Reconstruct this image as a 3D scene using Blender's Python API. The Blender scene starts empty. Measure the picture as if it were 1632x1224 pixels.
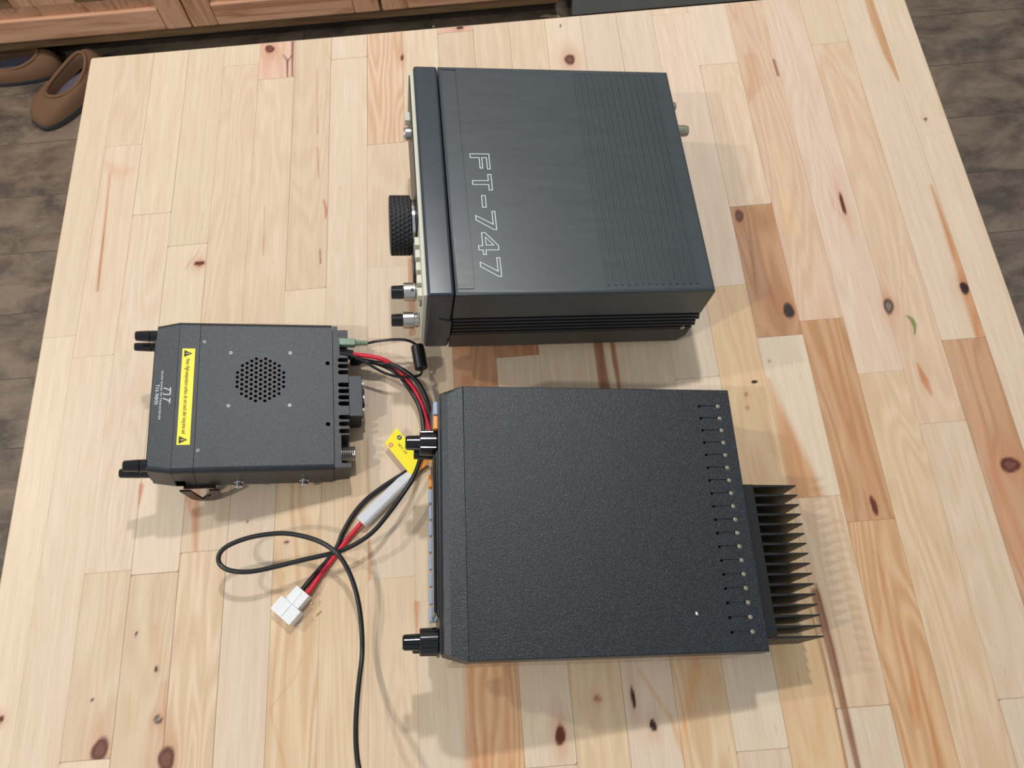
import bpy, bmesh, math, random
import numpy as np
from mathutils import Vector, Matrix, Quaternion

# ------------------------------------------------------------------ camera, world, lights
S = bpy.context.scene
COL = S.collection
TZ = 0.80                      # height of the table top above the floor (metres)
cam_d = bpy.data.cameras.new('camera')
cam = bpy.data.objects.new('camera', cam_d); COL.objects.link(cam)
cam_d.sensor_fit = 'HORIZONTAL'; cam_d.sensor_width = 36.0
cam_d.lens = 1317.935 / 1632 * 36.0
cam_d.clip_start = 0.02; cam_d.clip_end = 50
Rm = ((0.9965943090123083, 0.08177916789006169, 0.010580687288114194),
      (-0.07084720645143076, 0.9148160054834648, -0.3976082864444677),
      (-0.04219545689180416, 0.39550454334999313, 0.9174942504491269))
cam.matrix_world = Matrix.Translation((0.45960664, -0.7514485, 0.69964185 + TZ)) @ Matrix(Rm).to_4x4()
S.camera = cam
S.view_settings.view_transform = 'Standard'
S.view_settings.look = 'None'
S.view_settings.gamma = 1.0
S.view_settings.use_curve_mapping = False
S.view_settings.exposure = 0.0

world = bpy.data.worlds.new('room_light'); S.world = world
world.use_nodes = True
bg = world.node_tree.nodes['Background']
bg.inputs['Color'].default_value = (0.86, 0.92, 1.0, 1)
bg.inputs['Strength'].default_value = 0.46

def lamp(name, loc, power, size, color=(1.0, 0.955, 0.89)):
    l = bpy.data.lights.new(name, 'AREA'); l.shape = 'DISK'; l.size = size
    l.energy = power; l.color = color
    o = bpy.data.objects.new(name, l); COL.objects.link(o); o.location = loc
    return o
lamp('ceiling_lamp', (-0.90, -1.25, 1.92 + TZ), 18, 0.10, (1.0, 0.93, 0.82))
lamp('ceiling_lamp', (-1.22, 0.20, 1.92 + TZ), 19, 0.10)
lamp('ceiling_lamp', (0.68, 0.42, 1.92 + TZ), 20, 0.10, (1.0, 0.975, 0.95))

# ------------------------------------------------------------------ helpers
def s2l(c):
    c = c / 255.0 if c > 1 else c
    return c / 12.92 if c <= 0.04045 else ((c + 0.055) / 1.055) ** 2.4
def rgb(r, g, b): return (s2l(r), s2l(g), s2l(b), 1.0)

def tag(o, label=None, cat=None, group=None, kind=None):
    if label: o['label'] = label
    if cat: o['category'] = cat
    if group: o['group'] = group
    if kind: o['kind'] = kind
    return o

class Nt:
    def __init__(s, name):
        s.m = bpy.data.materials.new(name); s.m.use_nodes = True
        s.t = s.m.node_tree; s.b = s.t.nodes['Principled BSDF']
    def n(s, typ, **kw):
        x = s.t.nodes.new(typ)
        for k, v in kw.items(): setattr(x, k, v)
        return x
    def l(s, a, b): s.t.links.new(a, b)
    def set(s, **kw):
        for k, v in kw.items(): s.b.inputs[k.replace('_', ' ')].default_value = v
        return s
    def math(s, op, a, b=None, c=None):
        x = s.n('ShaderNodeMath', operation=op)
        for i, v in enumerate((a, b, c)):
            if v is None: continue
            if isinstance(v, (int, float)): x.inputs[i].default_value = v
            else: s.l(v, x.inputs[i])
        return x.outputs[0]
    def mix(s, f, a, b, blend='MIX'):
        x = s.n('ShaderNodeMix', data_type='RGBA', blend_type=blend)
        for k, v in ((0, f), (6, a), (7, b)):
            if isinstance(v, (int, float, tuple)): x.inputs[k].default_value = v
            else: s.l(v, x.inputs[k])
        return x.outputs[2]
    def ramp(s, f, stops):
        x = s.n('ShaderNodeValToRGB'); e = x.color_ramp.elements
        while len(e) < len(stops): e.new(0.5)
        for i, (p, c) in enumerate(stops):
            e[i].position = p; e[i].color = c if len(c) == 4 else (*c, 1)
        s.l(f, x.inputs[0]); return x.outputs[0]
    def noise(s, vec, scale, detail=3, rough=0.5, dist=0.0):
        x = s.n('ShaderNodeTexNoise'); x.inputs['Scale'].default_value = scale
        x.inputs['Detail'].default_value = detail; x.inputs['Roughness'].default_value = rough
        x.inputs['Distortion'].default_value = dist
        if vec is not None: s.l(vec, x.inputs['Vector'])
        return x.outputs[0]
    def obj(s): return s.n('ShaderNodeTexCoord').outputs['Object']
    def scale(s, vec, sc):
        x = s.n('ShaderNodeMapping'); x.inputs['Scale'].default_value = sc
        s.l(vec, x.inputs['Vector']); return x.outputs[0]
    def bump(s, h, strength, dist=0.001):
        x = s.n('ShaderNodeBump'); x.inputs['Strength'].default_value = strength
        x.inputs['Distance'].default_value = dist; s.l(h, x.inputs['Height'])
        s.l(x.outputs[0], s.b.inputs['Normal'])

def plastic(name, col, rough=0.45, grain=0.0, gscale=900, speck=0.0, metal=0.0, spec=0.5, wear=0.0):
    t = Nt(name); t.set(Roughness=rough, Metallic=metal); t.b.inputs['Specular IOR Level'].default_value = spec
    c = rgb(*col); o = t.obj()
    f = t.noise(o, 35, 3)
    base = t.mix(f, tuple(x * 0.90 for x in c[:3]) + (1,), tuple(min(1, x * 1.10) for x in c[:3]) + (1,))
    if speck > 0 or grain > 0:
        g = t.noise(o, gscale, 2, 0.6)
        if speck > 0:
            m = t.ramp(g, [(0.52, (0, 0, 0)), (0.66, (1, 1, 1))])
            k = t.math('MULTIPLY', m, speck)
            base = t.mix(k, base, tuple(min(1, x * 3.2 + 0.02) for x in c[:3]) + (1,))  # lighter flecks; on the radios they paint the grain's sparkle into the colour
        if grain > 0: t.bump(g, grain, 0.0006)
    if wear > 0:
        w = t.noise(t.scale(o, (8, 60, 20)), 3, 6, 0.7)
        rr = t.ramp(w, [(0.35, (rough - wear,) * 3), (0.7, (rough + wear,) * 3)])
        t.l(rr, t.b.inputs['Roughness'])
    t.l(base, t.b.inputs['Base Color'])
    return t.m

class MB:
    """collects shapes and links them as one mesh object"""
    def __init__(s): s.bm = bmesh.new()
    def _fin(s, verts, M, mat):
        if M is not None: bmesh.ops.transform(s.bm, matrix=M, verts=verts)
        fs = set(f for v in verts for f in v.link_faces)
        for f in fs: f.material_index = mat
        return fs
    def box(s, a, b, bev=0.0, mat=0, M=None, seg=2):
        lo = [min(a[i], b[i]) for i in range(3)]; hi = [max(a[i], b[i]) for i in range(3)]
        r = bmesh.ops.create_cube(s.bm, size=1.0); vs = r['verts']
        for v in vs:
            for i in range(3): v.co[i] = lo[i] + (v.co[i] + 0.5) * (hi[i] - lo[i])
        if bev > 0:
            es = list(set(e for v in vs for e in v.link_edges))
            rb = bmesh.ops.bevel(s.bm, geom=es, offset=bev, segments=seg, affect='EDGES', profile=0.5)
            vs = list(set(v for f in rb['faces'] for v in f.verts) | set(v for v in vs if v.is_valid))
            seen = set(vs); st = list(vs)
            while st:
                v = st.pop()
                for e in v.link_edges:
                    w = e.other_vert(v)
                    if w not in seen: seen.add(w); st.append(w)
            vs = list(seen)
        s._fin(vs, M, mat); return s
    def lathe(s, prof, o=(0, 0, 0), axis='x', n=32, mat=0, flute=None, M=None):
        """prof: (distance along axis, radius)"""
        ring = []
        ax = {'x': (Vector((1, 0, 0)), Vector((0, 1, 0)), Vector((0, 0, 1))),
              'y': (Vector((0, 1, 0)), Vector((0, 0, 1)), Vector((1, 0, 0))),
              'z': (Vector((0, 0, 1)), Vector((1, 0, 0)), Vector((0, 1, 0)))}[axis]
        o = Vector(o); allv = []
        for (d, r) in prof:
            row = []
            for k in range(n):
                a = 2 * math.pi * k / n
                rr = r if flute is None else flute(d, r, a)
                row.append(s.bm.verts.new(o + ax[0] * d + ax[1] * (rr * math.cos(a)) + ax[2] * (rr * math.sin(a))))
            ring.append(row); allv += row
        for i in range(len(ring) - 1):
            for k in range(n):
                s.bm.faces.new((ring[i][k], ring[i][(k + 1) % n], ring[i + 1][(k + 1) % n], ring[i + 1][k]))
        s.bm.faces.new(list(reversed(ring[0]))); s.bm.faces.new(ring[-1])
        s._fin(allv, M, mat); return s
    def cyl(s, a, b, r, n=24, mat=0, r2=None):
        a = Vector(a); b = Vector(b); d = b - a; q = Vector((1, 0, 0)).rotation_difference(d)
        M = Matrix.Translation(a) @ q.to_matrix().to_4x4()
        L = d.length; r2 = r if r2 is None else r2; c = min(r, L) * 0.12
        return s.lathe([(0, r - c), (c, r), (L - c, r2), (L, r2 - c)], n=n, mat=mat, M=M)
    def prism(s, pts, z0, z1, axis='z', mat=0, M=None, top_inset=0.0, inset_h=0.0):
        """polygon in two coordinates extruded along the third"""
        def mk(p, h):
            if axis == 'z': return (p[0], p[1], h)
            if axis == 'y': return (p[0], h, p[1])
            return (h, p[0], p[1])
        A = [s.bm.verts.new(mk(p, z0)) for p in pts]; B = [s.bm.verts.new(mk(p, z1)) for p in pts]
        n = len(pts)
        for i in range(n): s.bm.faces.new((A[i], A[(i + 1) % n], B[(i + 1) % n], B[i]))
        s.bm.faces.new(list(reversed(A))); s.bm.faces.new(B)
        s._fin(A + B, M, mat); return s
    def loops(s, rings, mat=0, cap0=True, cap1=True, M=None):
        R = [[s.bm.verts.new(p) for p in r] for r in rings]; n = len(R[0])
        for i in range(len(R) - 1):
            for k in range(n): s.bm.faces.new((R[i][k], R[i][(k + 1) % n], R[i + 1][(k + 1) % n], R[i + 1][k]))
        if cap0: s.bm.faces.new(list(reversed(R[0])))
        if cap1: s.bm.faces.new(R[-1])
        s._fin([v for r in R for v in r], M, mat); return s
    def tube(s, pts, r, n=10, mat=0, sub=6, rf=None):
        P = [Vector(p) for p in pts]; Q = []
        if len(P) > 2:
            for i in range(len(P) - 1):
                p0 = P[max(i - 1, 0)]; p1 = P[i]; p2 = P[i + 1]; p3 = P[min(i + 2, len(P) - 1)]
                for k in range(sub):
                    t = k / sub
                    Q.append(0.5 * ((2 * p1) + (p2 - p0) * t + (2 * p0 - 5 * p1 + 4 * p2 - p3) * t * t + (3 * p1 - p0 - 3 * p2 + p3) * t ** 3))
            Q.append(P[-1])
        else: Q = P
        T = [(Q[min(i + 1, len(Q) - 1)] - Q[max(i - 1, 0)]).normalized() for i in range(len(Q))]
        N = T[0].orthogonal().normalized(); rings = []
        for i, q in enumerate(Q):
            N = (N - T[i] * N.dot(T[i])).normalized(); B = T[i].cross(N)
            rr = r if rf is None else rf(i / (len(Q) - 1))
            rings.append([q + (N * math.cos(2 * math.pi * k / n) + B * math.sin(2 * math.pi * k / n)) * rr for k in range(n)])
        return s.loops(rings, mat)
    def torus(s, c, R, r, axis='x', n=32, m=8, mat=0):
        c = Vector(c)
        u, w, a = {'x': (Vector((0, 1, 0)), Vector((0, 0, 1)), Vector((1, 0, 0))), 'z': (Vector((1, 0, 0)), Vector((0, 1, 0)), Vector((0, 0, 1))), 'y': (Vector((0, 0, 1)), Vector((1, 0, 0)), Vector((0, 1, 0)))}[axis]
        V = [[s.bm.verts.new(c + (u * math.cos(t) + w * math.sin(t)) * (R + r * math.cos(p)) + a * (r * math.sin(p)))
              for p in [2 * math.pi * j / m for j in range(m)]] for t in [2 * math.pi * i / n for i in range(n)]]
        for i in range(n):
            for j in range(m):
                s.bm.faces.new((V[i][j], V[(i + 1) % n][j], V[(i + 1) % n][(j + 1) % m], V[i][(j + 1) % m]))
        s._fin([v for r_ in V for v in r_], None, mat); return s
    def cells(s, xs, ys, hfun, mfun=None):
        """stepped surface: one height per cell, walls between unequal neighbours"""
        nx, ny = len(xs) - 1, len(ys) - 1
        H = [[hfun(0.5 * (xs[i] + xs[i + 1]), 0.5 * (ys[j] + ys[j + 1])) for j in range(ny)] for i in range(nx)]
        G = [[(mfun(0.5 * (xs[i] + xs[i + 1]), 0.5 * (ys[j] + ys[j + 1])) if mfun else 0) for j in range(ny)] for i in range(nx)]
        V = {}
        def v(i, j, h):
            k = (i, j, round(h, 6))
            if k not in V: V[k] = s.bm.verts.new((xs[i], ys[j], h))
            return V[k]
        for i in range(nx):
            for j in range(ny):
                h = H[i][j]
                f = s.bm.faces.new((v(i, j, h), v(i + 1, j, h), v(i + 1, j + 1, h), v(i, j + 1, h))); f.material_index = G[i][j]
                if i + 1 < nx and abs(H[i + 1][j] - h) > 1e-7:
                    k = H[i + 1][j]; f = s.bm.faces.new((v(i + 1, j, h), v(i + 1, j, k), v(i + 1, j + 1, k), v(i + 1, j + 1, h))); f.material_index = G[i][j] if h < k else G[i + 1][j]
                if j + 1 < ny and abs(H[i][j + 1] - h) > 1e-7:
                    k = H[i][j + 1]; f = s.bm.faces.new((v(i, j + 1, h), v(i + 1, j + 1, h), v(i + 1, j + 1, k), v(i, j + 1, k))); f.material_index = G[i][j] if h < k else G[i][j + 1]
        return s
    def shell(s, x0, x1, y0, y1, z0, h, r, seg=4, corner=0.0, mat=0):
        """walls and rounded shoulder of a lid whose flat top is added with cells()"""
        rings = []
        def ring(ins, z): return [(x0 + ins, y0 + ins, z), (x1 - ins, y0 + ins, z), (x1 - ins, y1 - ins, z), (x0 + ins, y1 - ins, z)]
        rings.append(ring(0, z0))
        for k in range(seg + 1):
            a = math.pi / 2 * k / seg
            rings.append(ring(r * (1 - math.cos(a)), h - r + r * math.sin(a)))
        s.loops(rings, mat, cap0=True, cap1=False); return s
    def build(s, name, mats, parent=None, smooth=35, parent_inv=False):
        me = bpy.data.meshes.new(name)
        bmesh.ops.recalc_face_normals(s.bm, faces=s.bm.faces)
        s.bm.to_mesh(me); s.bm.free()
        for m in (mats if isinstance(mats, (list, tuple)) else [mats]): me.materials.append(m)
        if smooth:
            for p in me.polygons: p.use_smooth = True
            try: me.set_sharp_from_angle(angle=math.radians(smooth))
            except Exception: pass
        o = bpy.data.objects.new(name, me); COL.objects.link(o)
        if smooth and len(me.polygons) < 4000:
            w = o.modifiers.new('weighted_normal', 'WEIGHTED_NORMAL'); w.keep_sharp = True; w.weight = 60
        if parent is not None: o.parent = parent
        return o

def thing(name, label, cat, loc=(0, 0, 0), rot=(0, 0, 0), group=None):
    o = bpy.data.objects.new(name, None); COL.objects.link(o)
    o.empty_display_size = 0.05; o.location = loc; o.rotation_euler = rot
    return tag(o, label, cat, group)

def copy_tree(o, parent=None):
    c = o.copy(); COL.objects.link(c)
    if parent is not None: c.parent = parent
    for ch in [k for k in bpy.data.objects if k.parent == o]: copy_tree(ch, c)
    return c

def text_mesh(name, body, size, M, mat, parent, width=None, ext=0.00008, align='LEFT'):
    cu = bpy.data.curves.new(name, 'FONT'); cu.body = body; cu.size = size; cu.extrude = ext
    cu.align_x = align; cu.resolution_u = 3
    to = bpy.data.objects.new(name + '_curve', cu); COL.objects.link(to)
    bpy.context.view_layer.update()
    me = bpy.data.meshes.new_from_object(to.evaluated_get(bpy.context.evaluated_depsgraph_get()))
    bpy.data.objects.remove(to)
    if width:
        xs = [v.co.x for v in me.vertices]; k = width / (max(xs) - min(xs)); x0 = min(xs)
        for v in me.vertices: v.co.x = (v.co.x - x0) * k
    me.transform(M); me.materials.clear(); me.materials.append(mat); me.name = name
    o = bpy.data.objects.new(name, me); COL.objects.link(o); o.parent = parent
    return o

# measured layout of the table top and the leads (metres)
TOP = {"joints":[[0.0167,-0.3595],[0.0404,-0.3839],[0.0526,-0.1312],[0.0943,-0.224],[0.0915,-0.5925],[0.0936,-0.7399],[0.1344,-0.2655],[0.1337,-0.5969],[0.1756,-0.0312],[0.1909,-0.581],[0.2157,-0.055],[0.2572,-0.3292],[0.2964,-0.0346],[0.3376,-0.1589],[0.3379,-0.3112],[0.3372,-0.6166],[0.4192,-0.0091],[0.3637,-0.6379],[0.6584,-0.0102],[0.7032,-0.0889],[0.6998,-0.2752],[0.7032,-0.4222],[0.7085,-0.5765],[0.7052,-0.7446],[0.7448,-0.4082],[0.7462,-0.6004],[0.7863,-0.4663],[0.8279,-0.0731],[0.828,-0.5189],[0.8695,-0.4401],[0.6672,-0.3642],[0.6365,-0.4572],[0.6185,-0.4582],[0.622,-0.7696],[0.4635,-0.7698],[0.4582,-0.4206],[0.8172,-0.7469],[0.431,-0.2262],[0.4563,-0.2366],[0.4953,-0.2328],[0.5193,-0.2508],[0.5572,-0.2546],[0.5877,-0.2654],[0.294,-0.4581],[0.262,-0.4553],[0.2266,-0.4459],[0.3914,-0.2455],[0.4729,-0.562],[0.5025,-0.5919],[0.541,-0.5842],[0.5737,-0.5814],[0.4458,-0.5597],[0.417,-0.585]],"boards":[[[0.7075,-0.3646],[196,154,116],1.0],[[0.7445,-0.467],[202,161,122],1.0],[[0.7301,-0.687],[218,182,142],1.0],[[0.8849,-0.5101],[202,164,132],0.9],[[0.4139,-0.7253],[224,184,144],1.0],[[0.4259,-0.4287],[200,158,126],1.0],[[0.4594,-0.4129],[196,152,120],1.0],[[0.2151,-0.0393],[226,192,172],0.5],[[0.3362,-0.0908],[226,198,172],0.9],[[0.4002,-0.0012],[228,190,175],0.5],[[0.7182,-0.1754],[226,204,178],0.3],[[0.7641,-0.0574],[220,192,166],0.5],[[0.1303,-0.6413],[216,196,168],0.4],[[0.1037,-0.6393],[218,199,172],0.4],[[0.2117,-0.1209],[223,203,178],0.3],[[0.8356,-0.4875],[222,196,168],0.4],[[0.6664,-0.1272],[228,208,186],0.2],[[0.7774,-0.2064],[218,196,176],0.3],[[0.792,-0.3375],[224,202,180],0.3],[[0.6858,-0.6588],[220,196,166],0.6],[[0.5618,-0.7315],[226,201,166],0.8],[[0.9251,-0.2769],[226,206,180],0.3],[[0.6815,-0.7672],[224,194,152],0.4],[[0.4967,-0.7405],[226,203,170],0.4],[[0.3042,-0.7033],[226,204,173],0.4],[[0.2594,-0.7234],[227,203,170],0.9],[[0.1717,-0.6936],[225,204,175],0.7],[[0.7988,-0.7755],[222,197,165],0.5],[[0.3351,-0.6569],[225,204,175],0.3]],"streaks":[[[[0.6855,-0.4654],[0.6874,-0.4958],[0.6908,-0.5288],[0.6959,-0.5749]],[0.0016,0.0084,0.0189,0.0295],[206,156,106],0.85],[[[0.8851,-0.0099],[0.8852,-0.0528],[0.8865,-0.0943],[0.8883,-0.1327]],[0.0084,0.0105,0.0095,0.0026],[204,160,118],0.85],[[[0.8858,-0.2698],[0.8866,-0.336],[0.8876,-0.3853],[0.8878,-0.4367]],[0.0016,0.0063,0.0105,0.0158],[206,150,104],0.85],[[[0.6863,-0.6563],[0.6887,-0.7033],[0.689,-0.7453],[0.6897,-0.7896]],[0.0074,0.0068,0.0047,0.0037],[146,100,72],0.85],[[[0.6792,-0.6658],[0.6817,-0.7123],[0.6822,-0.7538],[0.6813,-0.789]],[0.0016,0.0021,0.0021,0.0016],[176,126,90],0.8],[[[0.688,-0.6488],[0.6895,-0.6839],[0.6914,-0.7455],[0.6915,-0.7897]],[0.0016,0.0016,0.0016,0.0016],[120,76,54],0.8],[[[0.0427,-0.1668],[0.0454,-0.2261],[0.047,-0.2793],[0.0483,-0.3114]],[0.0011,0.0021,0.0026,0.0021],[196,136,106],0.9],[[[0.2327,0.0019],[0.233,-0.0246],[0.234,-0.0543]],[0.0026,0.0021,0.0016],[104,52,46],0.9],[[[0.2229,-0.0216],[0.2275,-0.0305],[0.2284,-0.0546]],[0.0011,0.0021,0.0016],[92,58,60],0.95],[[[0.2322,-0.0227],[0.2282,-0.0306]],[0.0011,0.0016],[92,58,60],0.95],[[[0.2612,-0.0445],[0.264,-0.1376]],[0.0008,0.0013],[196,140,118],0.8],[[[0.2644,-0.1561],[0.2667,-0.1957]],[0.0013,0.0011],[186,120,100],0.8],[[[0.2725,-0.2241],[0.2754,-0.2376],[0.2749,-0.2476]],[0.0016,0.0032,0.0016],[190,120,95],0.8],[[[0.2699,-0.2855],[0.2709,-0.3003]],[0.0016,0.0016],[150,82,70],0.8],[[[0.2113,-0.2257],[0.2126,-0.2843]],[0.0008,0.0008],[186,138,112],0.8],[[[0.1472,-0.2727],[0.135,-0.2937]],[0.0005,0.0008],[150,110,85],0.6],[[[0.3611,-0.3062],[0.3599,-0.3865]],[0.0068,0.0079],[208,156,126],0.7],[[[0.1609,-0.5276],[0.1658,-0.5536],[0.1685,-0.5803]],[0.0147,0.0063,0.0037],[216,164,128],0.8],[[[0.1143,-0.5173],[0.1141,-0.5363]],[0.0047,0.0011],[206,140,112],0.8],[[[0.3186,-0.5825],[0.3196,-0.6158]],[0.0026,0.0037],[216,168,126],0.8],[[[0.3177,-0.4908],[0.3187,-0.5436]],[0.0016,0.0026],[208,160,126],0.6],[[[0.3584,-0.6385],[0.3577,-0.6661]],[0.0047,0.0011],[214,158,116],0.8],[[[0.535,-0.4126],[0.5354,-0.4354],[0.5359,-0.4608]],[0.0089,0.0089,0.0095],[150,98,62],0.85],[[[0.5484,-0.4138],[0.5486,-0.4366],[0.549,-0.462]],[0.0042,0.0047,0.0032],[158,106,70],0.8],[[[0.4108,-0.7457],[0.4066,-0.7672]],[0.0016,0.0137],[214,156,112],0.6],[[[0.3982,-0.6912],[0.3968,-0.7691]],[0.0063,0.0084],[214,160,118],0.6],[[[0.4285,-0.6934],[0.4266,-0.7712]],[0.0026,0.0047],[208,150,108],0.6],[[[0.5356,-0.7061],[0.5559,-0.7448],[0.5639,-0.7808]],[0.0026,0.0032,0.0042],[222,172,116],0.5],[[[0.5809,-0.7048],[0.5646,-0.7454],[0.5545,-0.7801]],[0.0074,0.0063,0.0105],[226,172,110],0.5],[[[0.7422,-0.6272],[0.7449,-0.6882],[0.751,-0.7407],[0.7516,-0.7913]],[0.0021,0.0042,0.0053,0.0074],[206,150,104],0.6],[[[0.7474,-0.6381],[0.7301,-0.687],[0.7282,-0.7344],[0.7284,-0.7897]],[0.0016,0.0016,0.0021,0.0032],[214,162,112],0.6],[[[0.748,-0.7242],[0.7424,-0.7492],[0.7413,-0.7626]],[0.0042,0.0084,0.0032],[212,156,106],0.75],[[[0.8212,-0.4613],[0.8236,-0.4778],[0.8255,-0.4915]],[0.0016,0.0068,0.0026],[208,152,116],0.9],[[[0.8269,-0.499],[0.8407,-0.5092]],[0.0053,0.0032],[224,198,172],0.7],[[[0.703,-0.2921],[0.7021,-0.3358],[0.7067,-0.3986]],[0.0021,0.0026,0.0053],[186,122,88],0.6],[[[0.6931,-0.2911],[0.6936,-0.3421],[0.6907,-0.3768]],[0.0016,0.0021,0.0016],[176,112,84],0.6],[[[0.7388,-0.441],[0.7501,-0.4922],[0.7511,-0.5398],[0.7541,-0.5852]],[0.0053,0.0137,0.0095,0.0063],[196,142,100],0.45],[[[0.7501,-0.4922],[0.7313,-0.5496],[0.7265,-0.5939]],[0.0032,0.0084,0.0042],[214,170,130],0.5],[[[0.8811,-0.4477],[0.8813,-0.5038],[0.8797,-0.5622],[0.8724,-0.6272]],[0.0137,0.0158,0.0158,0.0158],[200,152,112],0.5],[[[0.8568,-0.5016],[0.862,-0.5493],[0.8592,-0.5939]],[0.0042,0.0074,0.0032],[212,160,126],0.6],[[[0.8605,-0.5634],[0.8592,-0.5939],[0.8594,-0.647]],[0.0053,0.0116,0.0105],[206,150,112],0.6],[[[0.7844,-0.2625],[0.7855,-0.2854],[0.7913,-0.301]],[0.0011,0.0016,0.0011],[200,150,120],0.5],[[[0.0739,-0.1635],[0.0528,-0.167],[0.0342,-0.1527]],[0.0021,0.0158,0.0042],[224,186,160],0.5],[[[0.2777,-0.3618],[0.2483,-0.3962]],[0.0005,0.0005],[200,170,140],0.3],[[[0.8572,-0.4708],[0.6727,-0.4542]],[0.0001,0.0001],[220,200,170],0.01],[[[0.7395,-0.2656],[0.7386,-0.3068]],[0.0116,0.0137],[234,200,140],0.35],[[[0.7421,-0.2075],[0.7386,-0.2383]],[0.0137,0.0126],[232,204,156],0.25],[[[0.7387,-0.082],[0.7389,-0.1178],[0.7227,-0.1506]],[0.0116,0.0179,0.0021],[212,176,148],0.7],[[[0.7634,-0.0894],[0.7638,-0.1117]],[0.0026,0.0026],[120,70,60],0.8],[[[0.932,-0.1393],[0.9237,-0.1809]],[0.0158,0.0095],[222,190,160],0.5],[[[0.1233,-0.6948],[0.1295,-0.7187]],[0.0074,0.0116],[212,180,146],0.5],[[[0.141,-0.6421],[0.144,-0.6722]],[0.0105,0.0137],[214,180,146],0.5],[[[0.1517,-0.6873],[0.1524,-0.7157]],[0.0063,0.0074],[208,166,134],0.6],[[[0.2531,-0.7565],[0.2389,-0.7127],[0.2583,-0.6904],[0.2629,-0.6762]],[0.0021,0.0016,0.0016,0.0016],[214,172,126],0.5],[[[0.7619,-0.7182],[0.747,-0.791]],[0.0016,0.0032],[210,158,112],0.5]],"knots":[[[0.2066,-0.0104],0.0053,0.0051,"eye"],[[0.5429,-0.0644],0.0058,0.0063,"eye"],[[0.4238,-0.003],0.0042,0.0023,"dark"],[[0.6903,-0.2863],0.0042,0.0063,"eye"],[[0.7173,-0.3963],0.0053,0.0069,"dark"],[[0.7943,-0.2825],0.0021,0.0114,"red"],[[0.8103,-0.4003],0.0042,0.008,"grey"],[[0.8851,-0.3878],0.0042,0.0057,"dark"],[[0.8743,-0.5623],0.0074,0.0069,"eye"],[[0.4679,-0.7484],0.0037,0.0069,"red"],[[0.5405,-0.7464],0.0026,0.004,"dark"],[[0.5276,-0.7253],0.0016,0.0074,"dark"],[[0.1047,-0.733],0.0063,0.008,"eye"],[[0.1586,-0.7436],0.0068,0.008,"eye"],[[0.1492,-0.7141],0.0032,0.0029,"grey"],[[0.3572,-0.0406],0.0016,0.0046,"red"],[[0.1438,-0.6756],0.0016,0.0017,"dark"],[[0.1485,-0.2891],0.0047,0.0029,"red"],[[0.0206,-0.7049],0.0026,0.0023,"red"],[[0.2125,-0.5591],0.0016,0.0011,"dark"],[[0.2474,-0.579],0.0021,0.0017,"red"],[[0.0938,-0.696],0.0011,0.0011,"dark"],[[0.5372,-0.0133],0.0011,0.0017,"dark"],[[0.9024,-0.187],0.0016,0.0017,"red"],[[0.124,-0.6459],0.0011,0.0017,"dark"],[[0.6621,-0.4776],0.0016,0.0017,"tan"],[[0.6892,-0.4461],0.0016,0.0011,"tan"],[[0.4995,-0.7242],0.0032,0.0023,"tan"],[[0.7507,-0.5882],0.0026,0.008,"red"],[[0.6608,-0.4904],0.0016,0.0017,"tan"]]}
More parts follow.
